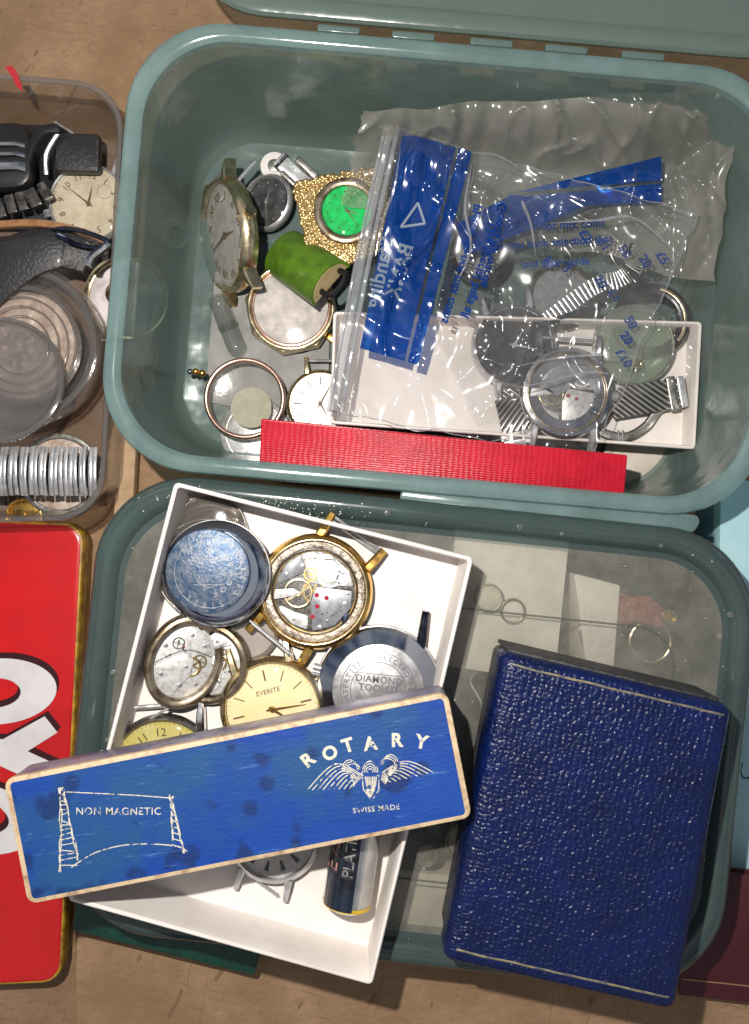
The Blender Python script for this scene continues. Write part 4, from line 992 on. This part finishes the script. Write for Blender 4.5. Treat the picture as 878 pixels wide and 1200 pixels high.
def round_under(u, v, z, r, m, m2, label):
    t = thing('lidded_disc', label, 'watch part', P(u, v, z)); r *= S(z)
    bm = bmesh.new(); disc(bm, r, 0, 5, 48, bev=2); obj('plate', bm, m, t)
    bm = bmesh.new(); ring(bm, r*.86, r, 5.1, 9, 48); obj('bezel', bm, m2, t)
    bm = bmesh.new(); disc(bm, r*.3, 5.1, 7, 30, T(-.2*r, .1*r), .5); obj('boss', bm, m2, t)
round_under(72, 556, 30, 48, coarse, dullsteel, 'pinkish round watch part beneath the expanding bracelet')
round_under(30, 606, 20, 22, gold, gold, 'small gilt disc below the expanding bracelet')
round_under(150, 350, 12, 50, pinkdial, goldpale, 'pale round disc with pale gold rim seen through the tub wall')
watch('cream dial watch with small seconds dial in the clear tray', 107, 242, 30, 47, rz=-8, cm=steel, dm=creamdial, marks='numbers', mm=brownink, hands=(5, 300), lugs='tb', bars='', crown=200, rin=.93, h=.3, small=(.35, .35))
def leather_watch():
    t = thing('leather_strap_watch', 'watch on grained black leather strap with tan edge lying in clear tray', 'watch', P(30, 300, 100))
    o0 = P(30, 300, 100)
    def band(pts, wid, z, m, name, th=5):
        bm = bmesh.new(); sp = spline(pts, 10); rings = []
        for i, p in enumerate(sp):
            a = sp[max(0, i-1)]; b = sp[min(len(sp)-1, i+1)]; d = (b-a).normalized(); s = Vector((-d.y, d.x, 0)); w_ = wid[0]+(wid[1]-wid[0])*i/(len(sp)-1)
            zz = p.z; zc = zz+th
            rings.append([p-s*w_, p+s*w_, p+s*w_+Vector((0, 0, th*.7)), p+s*w_*.9+Vector((0, 0, th)), p-s*w_*.9+Vector((0, 0, th)), p-s*w_+Vector((0, 0, th*.7))])
        loft(bm, rings, True, True); return obj(name, bm, m, t)
    def q(u, v, z): p = P(u, v, 100+z); return (p.x-o0.x, p.y-o0.y, z)
    band([q(-40, 352, -8), (q(0, 318, 2)), q(40, 296, 6), q(74, 292, 3), q(104, 304, -8)], (38, 22), 0, darkleather, 'strap')
    bm = bmesh.new(); tube(bm, spline([q(-30, 372, -4), q(4, 348, 0), q(40, 320, 3), q(75, 305, 3), (q(95, 311, -4))], 10), 2.2, 6); obj('strap_edge', bm, tanedge, t)
    band([q(-30, 268, 16), q(20, 263, 18), q(60, 264, 18), q(100, 273, 14), q(129, 286, 8)], (5, 4), 0, tanedge, 'strap_lining', 6)
    bm = bmesh.new(); tube(bm, spline([q(60, 267, 20), q(92, 270, 20), q(122, 280, 16), q(130, 287, 14), q(112, 290, 12), q(88, 286, 12), q(66, 274, 16)], 8), 3.6, 8); obj('buckle', bm, chrome_dark, t)
    bm = bmesh.new(); tube(bm, spline([q(129, 285, 14), q(120, 292, 13), q(108, 302, 10), q(104, 312, 6)], 6), [6]*18+[4], 8); obj('end_link', bm, chrome, t)
leather_watch()
def black_watch():
    t = thing('black_watch', 'black and chrome watch with glossy bars at the left frame edge', 'watch', P(5, 190, 50), 3)
    bm = bmesh.new(); box(bm, 130, 90, 0, 24, T(-20, 0), 22, 6); obj('case', bm, blackpl, t)
    for y, r_, zz in ((14, 3.2, 27), (0, 3, 28), (-16, 7, 27)):
        bm = bmesh.new(); tube(bm, [(-70, y, zz-4), (-20, y, zz), (28, y-1, zz-1), (38, y-3, zz-5)], r_, 10); obj('chrome_bar', bm, chrome, t)
    bm = bmesh.new(); tube(bm, spline([(30, -30, 10), (44, 4, 22), (66, 26, 30), (86, 30, 26)], 8), 7, 8, fl=.5); obj('strap', bm, blackpl, t)
    bm = bmesh.new(); tube(bm, spline([(62, -26, 14), (66, 0, 20), (84, 26, 22)], 8), 3.4, 8); obj('side_bar', bm, steel, t)
    bm = bmesh.new(); box(bm, 60, 52, 0, 16, T(106, 2) @ RZ(-4), 6, 3); obj('strap_end', bm, darkleather, t)
black_watch()
def steelbar(u0, v0, u1, v1, z, label): spring_bar(u0, v0, u1, v1, z, label, 1.8)
steelbar(64, 143, 88, 158, 60, 'thin spring bar resting on black watch in clear tray')
def link_chain():
    t = thing('link_bracelet', 'dark steel link bracelet curling below the black watch', 'watch bracelet', P(-10, 250, 60))
    pts = spline([(0, 0, 0), (30, 10, 3), (60, 18, 4), (90, 34, 6)], 2)
    for i, p in enumerate(pts[:-1]):
        d = pts[i+1]-p; bm = bmesh.new(); box(bm, d.length*.86, 26, 0, 7, T(p.x, p.y, p.z) @ RZ(math.degrees(math.atan2(d.y, d.x))), 2, 1.5); obj('link', bm, blacksteel, t)
link_chain()
def black_dish():
    bm = bmesh.new(); c = P(10, 225, 14); box(bm, 300, 150, 0, 8, r=20, bev=3)
    tag(obj('black_case', bm, blackpl, loc=(c.x-60, c.y+20, 10)), 'flat black case beneath the watches at the back of clear tray', 'case')
black_dish()

# ================================================================== OPEN TUB CONTENTS
G = 18
# tilted gold watch
watch('gold rimmed watch with engraved silver dial, tipped on its side by tub wall', 279, 276, 44, 66, rz=12, tilt=(0, -60), cm=goldpale, dm=silverdial, marks='roman', mm=brownink, hands=(100, 265), lugs='tb', lm=goldpale, bars='t', crown=0, luglen=.34, rin=.9, h=.36, gl=glassdirty)
watch('dark midnight blue dial watch behind the tilted gold watch', 316, 240, 22, 34, rz=-5, tilt=(0, -22), cm=steel, dm=bluedial, marks='dots', mm=steel, hands=(15, 170), hm=steel, lugs='', bars='', crown=None, rin=.86, gl=glassdirty)
def pearl():
    t = thing('white_button_disc', 'small white disc with grey centre at the back of open tub', 'disc', P(322, 196, 20))
    bm = bmesh.new(); disc(bm, 20, 0, 6, 40, bev=2); obj('plate', bm, whitecard, t)
    bm = bmesh.new(); disc(bm, 9, 6, 8, 30, bev=1); obj('centre', bm, dullsteel, t)
pearl()
def clasp():
    t = thing('folding_clasp', 'dark steel folding clasp next to the gold green brooch watch', 'clasp', P(352, 212, 34), -42)
    for k, (x, y, L_, w_, z) in enumerate(((-6, 0, 70, 22, 4), (10, 16, 60, 9, 10), (6, -12, 60, 7, 10))):
        bm = bmesh.new(); box(bm, L_, w_, z, z+7, T(x, y) @ RY(4), 3, 1.5); obj('leaf', bm, dullsteel if k else steel, t)
    bm = bmesh.new(); tube(bm, [(-34, -12, 10), (-34, 12, 10)], 4, 10); obj('hinge_pin', bm, black, t)
clasp()
def brooch():
    zb = 60; t = thing('brooch_watch', 'nugget textured gold diamond shaped watch with bright green dial', 'watch', P(407, 252, zb), -24)
    bm = bmesh.new(); poly = roundpoly([(-84, 6), (-6, -98), (90, -6), (10, 72)], 12, 5); rn = random.Random(2)
    prism(bm, poly[::1], 0, 14, bev=4); body = obj('case', bm, goldgrain, t)
    bm = bmesh.new()
    def inside(x, y):
        n = len(poly); c = False
        for i in range(n):
            x1, y1 = poly[i]; x2, y2 = poly[(i+1) % n]
            if (y1 > y) != (y2 > y) and x < (x2-x1)*(y-y1)/(y2-y1)+x1: c = not c
        return c
    cnt = 0
    while cnt < 760:
        x, y = rn.uniform(-84, 84), rn.uniform(-98, 78)
        if inside(x, y) and math.hypot(x, y) > 43:
            rr_ = rn.uniform(2.6, 4.2); b = bmesh.new(); bmesh.ops.create_icosphere(b, subdivisions=1, radius=rr_); merge(bm, b, T(x, y, 13.5+rn.uniform(-1, 1)) @ RZ(rn.uniform(0, 180)) @ Matrix.Diagonal((1.25, .8, .7, 1))); cnt += 1
    o = obj('nuggets', bm, goldgrain, t, sharp=60)
    bm = bmesh.new(); ring(bm, 33, 45, 12, 21, 56, bev=4); obj('bezel', bm, bronze, t)
    bm = bmesh.new(); disc(bm, 33, 14, 17, 56); d = obj('dial', bm, greendial, t)
    dial_marks(d, 33, 17.1, 'dots', ink); hand(d, 'hour_hand', 16, 1.2, 18, 80, bronze); hand(d, 'minute_hand', 24, 1, 19, 120, bronze)
    bm = bmesh.new(); lathe(bm, [(33, 17), (32, 21), (20, 24), (0, 25)], 48); obj('crystal', bm, glass, t)
brooch()
def green_cuff():
    z = 64; t = thing('green_cuff', 'short rolled green leather strap piece with pale cork lining', 'strap piece', P(360, 315, z), -41, (0, -34))
    # half tube lying along local x, open end to the lower right
    R0 = 36; Lh = 55; n = 22
    def arcm(r0, r1, m, nm, x0, x1):
        bm = bmesh.new(); rings = []
        for i in range(n+1):
            a = math.radians(-8+196*i/n)
            rings.append([(x0, r0*math.cos(a), r0*.72*math.sin(a)), (x0, r1*math.cos(a), r1*.72*math.sin(a)), (x1, r1*math.cos(a), r1*.72*math.sin(a)), (x1, r0*math.cos(a), r0*.72*math.sin(a))])
        vs = [[bm.verts.new(p) for p in R_] for R_ in rings]
        for A_, B_ in zip(vs, vs[1:]):
            for j in range(4): bm.faces.new([A_[j], A_[(j+1) % 4], B_[(j+1) % 4], B_[j]])
        bm.faces.new(vs[0]); bm.faces.new(vs[-1]); obj(nm, bm, m, t)
    arcm(R0-4, R0, greenleather, 'leather', -Lh, Lh)
    bm = bmesh.new()
    for i in range(2): pass
    lathe(bm, [(0, Lh-6), (R0-5, Lh-6), (R0-5, Lh-.5), (0, Lh-.5)], 36, RY(90) @ RZ(90), sx=1, sy=.72); 
    bm2 = bmesh.new(); prism(bm2, [(math.cos(a*PI/16)*(R0-4), math.sin(a*PI/16)*(R0-4)*.72) for a in range(17)], -Lh+4, Lh+1, Matrix(((0, 0, 1, 0), (1, 0, 0, 0), (0, 1, 0, 0), (0, 0, 0, 1)))); bm.free()
    obj('lining', bm2, greenlining, t)
    bm = bmesh.new(); tube(bm, spline([(Lh+2, -16, 8), (Lh+18, -14, 6), (Lh+22, 4, 6), (Lh+16, 20, 8), (Lh+2, 20, 8)], 6), 4, 8); obj('keeper', bm, black, t)
green_cuff()
# octagonal case
def octagon_case():
    z = 20; t = thing('octagonal_case', 'octagonal gold watch case with milky blank crystal, under the green strap', 'watch case', P(343, 364, z), 12); r = 53*S(z)
    oc = [(r*1.04*math.cos(math.radians(22.5+45*k)), r*1.04*math.sin(math.radians(22.5+45*k))*.98) for k in range(8)]
    bm = bmesh.new(); prism(bm, roundpoly(oc, 4, 3), 0, 20, bev=3); obj('case', bm, goldpale, t)
    bm = bmesh.new(); ring(bm, r*.86, r*.96, 19, 27, 64, bev=2.5); obj('bezel', bm, goldpale, t)
    bm = bmesh.new(); ring(bm, r*.80, r*.86, 19, 24, 64, bev=1); obj('inner_bezel', bm, rose, t)
    bm = bmesh.new(); disc(bm, r*.80, 19.5, 22, 64); d = obj('dial', bm, pinkdial, t)
    dial_marks(d, r*.8, 22.1, 'baton', silverdial, .7, .85, .015)
    bm = bmesh.new(); lathe(bm, [(r*.84, 22), (r*.8, 27), (r*.5, 30), (0, 31)], 48); obj('crystal', bm, glassdirty, t)
    bm = bmesh.new(); box(bm, 16, 12, 6, 14, RZ(-48) @ T(r*1.1, 0), 3, 2); obj('crown', bm, gold, t)
octagon_case()
def capsule():
    t = thing('capsule', 'small clear glass capsule left of the octagonal case', 'capsule', P(268, 383, 18), 22)
    bm = bmesh.new(); pts = []; rr_ = []
    for k in range(9): a = k/8*PI/2; pts.append((0, 34+12*math.sin(a), 12)); rr_.append(max(.4, 13*math.cos(a)))
    for k in range(9): a = k/8*PI/2; pts.insert(0, (0, -34-12*math.sin(a), 12)); rr_.insert(0, max(.4, 13*math.cos(a)))
    tube(bm, pts, rr_, 20); obj('shell', bm, glass2, t)
    bm = bmesh.new(); tube(bm, [(0, -4, 12), (0, 2, 12)], 14, 20); obj('collar', bm, glass2, t)
capsule()
def rose_case():
    z = 42; t = thing('empty_case', 'open rose gold watch case with clear crystal and pale paper inside', 'watch case', P(288, 468, z)); r = 48*S(z+8)
    bm = bmesh.new(); ring(bm, r*.88, r, 0, 13, 72, bev=3); obj('case', bm, rose, t)
    bm = bmesh.new(); lathe(bm, [(r*.88, 3), (r*.7, 1), (0, 0)], 48); obj('crystal', bm, glassdirty, t)
    bm = bmesh.new(); pl = [(r*(.5*math.cos(a*PI/12))+r*.14*(1 if a % 3 else .9), r*.50*math.sin(a*PI/12)-r*.2) for a in range(24)]
    prism(bm, pl, -2.5, -1); obj('paper_disc', bm, mat('old_paper', (.48, .45, .33), .6, col2=(.4, .37, .25), cs=.06), t)
    for k, (x, y) in enumerate(((-r*1.04, r*.62), (-r*1.2, r*.66), (-r*1.34, r*.66))):
        bm = bmesh.new(); bmesh.ops.create_icosphere(bm, subdivisions=2, radius=5.5-k*.6); obj('bead', bm, [gold, gold, chrome][k], t, T(x, y, 7))
rose_case()
watch('slim gold watch with faded silver dial beside the rose gold case', 376, 474, 24, 40, rz=0, cm=goldpale, dm=silverdial, marks='baton', mm=brownink, hands=(150, 30), lugs='t', lugsp=.38, bars='t', crown=None, rin=.9, h=.3)
def tiny(u, v, z, r, m, label, name='loose_washer', h=5):
    bm = bmesh.new(); ring(bm, r*.45, r, 0, h, 36); tag(obj(name, bm, m, loc=P(u, v, z)), label, 'washer')
tiny(205, 275, 12, 22, dullsteel, 'grey washer lying at the left end of the open tub')
spring_bar(258, 236, 300, 190, 70, 'long spring bar sticking up behind the tilted gold watch', 2.6, steel)
# coin shaped discs under the front of the red box
def big_disc(u, v, z, r, label, m):
    t = thing('case_back', label, 'watch case back', P(u, v, z)); r *= S(z)
    bm = bmesh.new(); disc(bm, r, 0, 7, 56, bev=3); obj('plate', bm, m, t)
    bm = bmesh.new(); ring(bm, r*.8, r*.84, 7, 8, 56); obj('step', bm, dullsteel, t)
big_disc(752, 540, 12, 46, 'pale round case back at the right end of the red box', creamcard)
big_disc(300, 508, 12, 42, 'pale round case back peeking from beneath the rose gold case', steel)

ZB = 60
def dark_watch():
    t, r, H = watch('steel watch with dark speckled dial inside the bag, left of the movement watch', 600, 408, ZB+6, 50, rz=10, cm=steel, dm=blackdial, marks='dots', mm=steel, hands=(40, 110), hm=steel, lugs='tb', bars='', crown=None, rin=.9, gl=glass, h=.5)
    bm = bmesh.new(); box(bm, r*.9, 60, 2, 10, T(0, -r*1.35) @ RX(6), 3, 1.5); obj('mesh_strap', bm, meshmetal, t)
dark_watch()
def bag_movement_watch():
    z = ZB+26; t = thing('watch_case', 'steel watch with exposed movement inside the bag above the red box', 'watch', P(661, 462, z), -4); r = 54*S(z+10)
    bm = bmesh.new(); lathe(bm, [(r*.6, 0), (r*.85, 0), (r, 8), (r, 16), (r*.95, 22), (r*.87, 23), (r*.85, 18), (r*.6, 16)], 72); obj('case', bm, chrome, t)
    bm = bmesh.new(); ring(bm, r*.80, r*.86, 12, 19, 64); obj('spacer', bm, bronze, t)
    movement(t, r*.8, 11, 11, jewels=2, br=platemat)
    bm = bmesh.new(); prism(bm, roundpoly([(-.62*r, .1*r), (-.2*r, .62*r), (.35*r, .6*r), (.1*r, .12*r), (-.2*r, -.1*r)], 5, 4), 17, 18.5); obj('dark_cover', bm, plategrey, t)
    bm = bmesh.new(); lathe(bm, [(r*.88, 18), (r*.85, 24), (r*.5, 28), (0, 29)], 48); obj('crystal', bm, glass, t)
    for q in (-1, 1): lug(t, q*r*.62, r*.74, r*.55, r*.17, 18, -q*3, chrome); lug(t, q*r*.62, -r*.74, r*.5, r*.17, 18, 180+q*3, steel)
    bm = bmesh.new(); tube(bm, [(-r*.6, r*1.18, 8), (r*.6, r*1.18, 8)], 2.2, 8); obj('spring_bar', bm, steel, t)
    bm = bmesh.new(); tube(bm, [(r*.98, 0, 12), (r*1.12, 0, 12)], 6, 12); obj('crown', bm, steel, t)
bag_movement_watch()
def mesh_strap(u, v, z, w_, L_, a, label):
    t = thing('mesh_strap', label, 'watch strap', P(u, v, z), a); bm = bmesh.new(); rings = []
    for i in range(21):
        q = i/20; x = (q-.5)*L_; zz = 4*math.sin(q*PI); rings.append([(x, -w_/2, zz), (x, w_/2, zz), (x, w_/2, zz+4), (x, -w_/2, zz+4)])
    loft(bm, rings, True, True); obj('band', bm, meshmetal, t)
    bm = bmesh.new(); box(bm, 12, w_+6, 0, 9, T(L_*.36, 0), 2, 1.5); obj('slider', bm, dullsteel, t)
    bm = bmesh.new(); box(bm, 10, w_+2, 1, 8, T(L_*.5, 0), 2, 1.5); obj('end_clip', bm, steel, t)
mesh_strap(757, 467, ZB+18, 40, 96, 10, 'woven steel mesh strap at the right side of the white inner tray')
mesh_strap(603, 492, ZB+20, 42, 60, -78, 'short woven steel mesh strap beside the red box inside the bag')
def green_disc():
    z = ZB+14; t = thing('glass_disc', 'greenish clear crystal disc inside the bag right of the movement watch', 'watch crystal', P(742, 405, z)); r = 47*S(z)
    bm = bmesh.new(); lathe(bm, [(0, 0), (r, 0), (r, 6), (r*.94, 9), (r*.6, 13), (0, 15)], 64); obj('disc', bm, glassgreen, t)
    bm = bmesh.new(); ring(bm, r*.95, r*1.02, 0, 7, 64); obj('edge', bm, dullsteel, t)
    bm = bmesh.new(); ring(bm, 3, 7, 14, 17, 20, T(2, -28)); obj('boss', bm, goldpale, t)
green_disc()
def black_ring():
    t = thing('black_ring', 'black bezel ring with gold inlay arc inside the bag', 'bezel', P(762, 378, ZB+2), 0, (0, -10)); r = 44*S(ZB)
    bm = bmesh.new(); ring(bm, r*.68, r, 0, 12, 64, bev=4); obj('ring', bm, black, t)
    bm = bmesh.new(); ring(bm, r*.82, r*.9, 11.4, 13, 48, bev=.5, a0=-40, a1=75); obj('gold_inlay', bm, goldpale, t)
black_ring()
def grey_loop():
    t = thing('grey_strap_loop', 'dark grey curved strap loop below the mesh strap', 'strap', P(735, 492, ZB+4))
    bm = bmesh.new(); tube(bm, spline([(-44, 6, 0), (-36, -16, 2), (-4, -24, 3), (24, -10, 3), (42, 14, 6), (66, 24, 10)], 8), 6.5, 8, fl=.5); obj('band', bm, dullsteel, t)
    for x in (-14, -8):
        bm = bmesh.new(); tube(bm, [(x, -14, 6), (x, -32, 6)], 1.2, 6); obj('pin', bm, steel, t)
grey_loop()
def flex_spring():
    t = thing('flexible_bracelet', 'grey ribbed expanding bracelet arching inside the bag top', 'watch bracelet', P(690, 340, ZB+20))
    pts = spline([(-62, -46, 0), (-30, -22, 6), (6, 2, 12), (40, 12, 12), (58, 30, 8), (50, 50, 4), (20, 58, 0)], 7)
    for i, p in enumerate(pts[:-1]):
        d = pts[i+1]-p; bm = bmesh.new(); box(bm, d.length*.72, 24, 0, 6, T(p.x, p.y, p.z) @ RZ(math.degrees(math.atan2(d.y, d.x))), 1.5, 1.2); obj('link', bm, steel, t)
    bm = bmesh.new(); tube(bm, spline([(-70, -50, 8), (-20, -34, 16), (20, -22, 16)], 6), 4, 8); obj('dark_catch', bm, chrome_dark, t)
flex_spring()
def misc_back(u, v, z, r, m, label):
    t = thing('old_watch', label, 'watch', P(u, v, z)); bm = bmesh.new(); r *= S(z)
    lathe(bm, [(0, 0), (r*.8, 0), (r, 6), (r, 14), (r*.85, 20), (r*.83, 15), (0, 15)], 56); obj('case', bm, m, t)
    bm = bmesh.new(); disc(bm, r*.8, 15.1, 16, 48); d = obj('dial', bm, plategrey, t); dial_marks(d, r*.8, 16.1, 'dots', steel)
    bm = bmesh.new(); lathe(bm, [(r*.83, 15), (r*.75, 21), (0, 24)], 40); obj('crystal', bm, glassdirty, t)
misc_back(655, 350, ZB+2, 40, dullsteel, 'dull steel watch head hidden deep in the bag above the dark dial')
misc_back(560, 300, ZB+2, 34, chrome_dark, 'dark chrome watch head deep in the bag behind the blue band')

# ================================================================== THE PLASTIC BAGS
def fold(u, v, s):
    q = Vector((u/70, v/70, s)); n1 = noise.noise(q); n2 = noise.noise(Vector((u/26, v/26, s+5)))
    r_ = 1-abs(noise.noise(Vector((u/55+v/140, v/120-u/200, s+11))))*2
    d = (u-458)*.98+(v-150)*.2
    rip = 3.4*math.sin(d/4.6+2*noise.noise(Vector((v/40, 3, s))))*max(0, 1-max(0, v-170)/120)*max(0, min(1, (150-d)/60)) if d > 0 else 0
    r2 = 1-abs(noise.noise(Vector((u/90-v/70, v/200+u/160, s+31))))*2
    return 12*n1+2.2*n2+9*max(0, r_)**5+8*max(0, r2)**6+rip
def bagz(u, v, s=0, zb=88):
    up = 0
    if s in (3.0, 7.0):
        q = max(0, min(1, (215-v)/100)); up = 85*q*q*(3-2*q)
        q = max(0, min(1, (u-790)/70)); up = max(up, 70*q)
    return zb+fold(u, v, s)+up
def sheet(quad, nx, ny, s, zb, edge=None, wob=8):
    bm = bmesh.new(); g = {}
    (x0, y0), (x1, y1), (x2, y2), (x3, y3) = quad
    for i in range(nx+1):
        for j in range(ny+1):
            a, b = i/nx, j/ny
            u = (1-b)*((1-a)*x0+a*x1)+b*((1-a)*x3+a*x2); v = (1-b)*((1-a)*y0+a*y1)+b*((1-a)*y3+a*y2)
            if wob:
                k = 1-min(1, min(a, 1-a, b, 1-b)*6); u += wob*k*(noise.noise(Vector((a*5, b*5, s)))+.5*noise.noise(Vector((a*14, b*14, s)))); v += wob*k*(noise.noise(Vector((a*5, b*5, s+3)))+.5*noise.noise(Vector((a*14, b*14, s+6))))
            g[i, j] = (u, v, bagz(u, v, s, zb))
    global EDGE
    EDGE = ([g[i, 0] for i in range(nx+1)], [g[nx, j] for j in range(ny+1)], [g[i, ny] for i in range(nx+1)])
    vs = {k: bm.verts.new(P(*p)) for k, p in g.items()}
    for i in range(nx):
        for j in range(ny): bm.faces.new([vs[i, j], vs[i+1, j], vs[i+1, j+1], vs[i, j+1]])
    return bm
def thicken(bm, d=.5):
    res = bmesh.ops.duplicate(bm, geom=bm.verts[:]+bm.edges[:]+bm.faces[:])
    return bm
def onsheet(bm_in, s, zb, lift=1.2):
    """lay flat work given in photo pixels (x right, y up = -v) over the film"""
    out = bmesh.new(); merge(out, bm_in, fn=lambda c: P(c.x, -c.y, bagz(c.x, -c.y, s, zb)+lift+c.z)); return out
def band(poly, s, zb, lift, m, name, parent, o0, n=26):
    # poly: quad
    bm = bmesh.new(); (x0, y0), (x1, y1), (x2, y2), (x3, y3) = poly; g = {}
    for i in range(n+1):
        for j in range(n+1):
            a, b = i/n, j/n
            u = (1-b)*((1-a)*x0+a*x1)+b*((1-a)*x3+a*x2); v = (1-b)*((1-a)*y0+a*y1)+b*((1-a)*y3+a*y2)
            g[i, j] = bm.verts.new(P(u, v, bagz(u, v, s, zb)+lift)-o0)
    for i in range(n):
        for j in range(n): bm.faces.new([g[i, j], g[i+1, j], g[i+1, j+1], g[i, j+1]])
    obj(name, bm, m, parent, sharp=80)
def text_on(s, zb, items, m, name, parent, o0, lift=1.5):
    out = bmesh.new()
    for body, size, u, v, a, mir, bold in items:
        b = textbm(body, size, .05, bold, align='LEFT')
        M_ = T(u, -v) @ RZ(a) @ Matrix.Diagonal((1, -1 if mir else 1, 1, 1))
        q = onsheet_pts(b, M_, s, zb, lift, o0); merge(out, q)
    obj(name, out, m, parent)
def onsheet_pts(b, M_, s, zb, lift, o0):
    out = bmesh.new(); merge(out, b, M_, fn=lambda c: P(c.x, -c.y, bagz(c.x, -c.y, s, zb)+lift)-o0); return out

def bag_back():
    s, zb = 3.0, 114; o0 = P(640, 280, 60)
    t = thing('coin_bag', 'hazy clear plastic coin bag with long blue stripe, lying under the zip bag', 'plastic bag', o0)
    for nm, q, m, ss, z_ in (('film', [(402, 160), (836, 96), (836, 440), (560, 500)], bagm2, s, zb), ('film', [(426, 130), (868, 104), (838, 330), (400, 240)], baghaze, s+4, zb-26)):
        bm = sheet(q, 130, 110, ss, z_); bmesh.ops.translate(bm, verts=bm.verts, vec=-o0); obj(nm, bm, m, t, sharp=80)
    band([(590, 229), (775, 183), (775, 211), (600, 226)], s, zb, 1.6, bagblue, 'blue_stripe', t, o0)
    band([(596, 232), (775, 215), (775, 237), (690, 240)], s, zb, 1.6, bagblue, 'blue_stripe', t, o0)
    band([(535, 262), (600, 228), (690, 240), (545, 300)], s, zb, 1.6, bagblue, 'blue_stripe', t, o0)
    text_on(s, zb, [('Please do not mix coins', 14, 575, 268, 3, False, .3), ('thankyou bank selection slips', 13, 566, 290, 4, False, .3), ('and afterwards', 13, 612, 310, 3, False, .3)] +
            [(a, 15, u, v, -58, False, .5) for a, u, v in (('£2', 682, 270), ('£1', 704, 280), ('50', 728, 288), ('20', 752, 300), ('£5', 772, 296), ('10', 640, 300), ('5', 662, 312), ('20', 700, 324), ('£1', 716, 340), ('50', 735, 372), ('20', 730, 390), ('£10', 725, 410))], bagink, 'bag_printing', t, o0)
bag_back()
def bag_front():
    s, zb = 9.0, 132; o0 = P(590, 320, 80)
    t = thing('zip_bag', 'clear zip seal bank bag with broad blue band and mirrored lettering', 'plastic bag', o0)
    bm = sheet([(458, 150), (818, 250), (694, 538), (390, 482)], 130, 120, s, zb); bmesh.ops.translate(bm, verts=bm.verts, vec=-o0); obj('film', bm, bagm, t, sharp=80)
    band([(472, 155), (534, 172), (474, 423), (422, 408)], s, zb, 1.8, bagblue, 'blue_band', t, o0, 60)
    band([(538, 173), (553, 178), (490, 428), (478, 424)], s, zb, 1.8, bagblue, 'blue_band', t, o0, 60)
    # thick zip edge
    for k, (du, r_) in enumerate(((0, 5.5), (9, 3.2), (-6, 2.4))):
        pts = []
        for i in range(41):
            q = i/40; u = 458+du+(391-458)*q-9*math.sin(q*PI)*(.3); v = 148+(482-148)*q; pts.append(P(u, v, bagz(u, v, s, zb)+3+2*noise.noise(Vector((q*8, k, 0))))-o0)
        bm = bmesh.new(); tube(bm, pts, r_, 8, fl=.6); obj('zip_strip', bm, bagseal, t)
    # welded edges
    for line in EDGE:
        bm = bmesh.new(); tube(bm, [P(u, v, z+.6)-o0 for u, v, z in line], .8, 6); obj('welded_edge', bm, bagseal, t)
    # pale tubes laid along creases, standing in for bright streaks of light
    for k, pp in enumerate(([(604, 430), (650, 420), (700, 416), (748, 418)], [(600, 455), (640, 448), (690, 436), (722, 440)], [(616, 252), (612, 236), (622, 262), (628, 300)], [(640, 262), (700, 258), (745, 256), (796, 300)], [(470, 170), (462, 220), (448, 260), (440, 300)], [(556, 180), (545, 240), (552, 290), (536, 330)])):
        pts = [P(p.x, p.y, bagz(p.x, p.y, s, zb)+2.4)-o0 for p in spline([(u, v, 0) for u, v in pp], 10)]
        bm = bmesh.new(); n_ = len(pts); tube(bm, pts, [max(.2, 2.0*math.sin(PI*i/(n_-1))) for i in range(n_)], 6, fl=.6); obj('crease', bm, bagseal, t)
    text_on(s, zb, [('BANK', 25, 478, 286, -106, True, .5), ('Standing', 25, 455, 278, -103, True, .5)], baglight, 'band_lettering', t, o0, 2.6)
    # recycling style triangle mark
    bm = bmesh.new()
    tri = [(470, 266), (490, 238), (498, 262)]
    for a, b in ((0, 1), (1, 2), (2, 0)):
        u0, v0 = tri[a]; u1, v1 = tri[b]; tube(bm, [P(u0+(u1-u0)*q/8, v0+(v1-v0)*q/8, bagz(u0+(u1-u0)*q/8, v0+(v1-v0)*q/8, s, zb)+2.8)-o0 for q in range(9)], 1.8, 6)
    obj('triangle_mark', bm, baglight, t)
    text_on(s, zb, [('Please do not mix coins', 15, 562, 240, -107, True, .4), ('Use special bags all', 15, 578, 262, -107, True, .4), ('Goods forwarde', 15, 590, 238, -104, True, .4)], bagink, 'bag_printing', t, o0, 1.8)
bag_front()
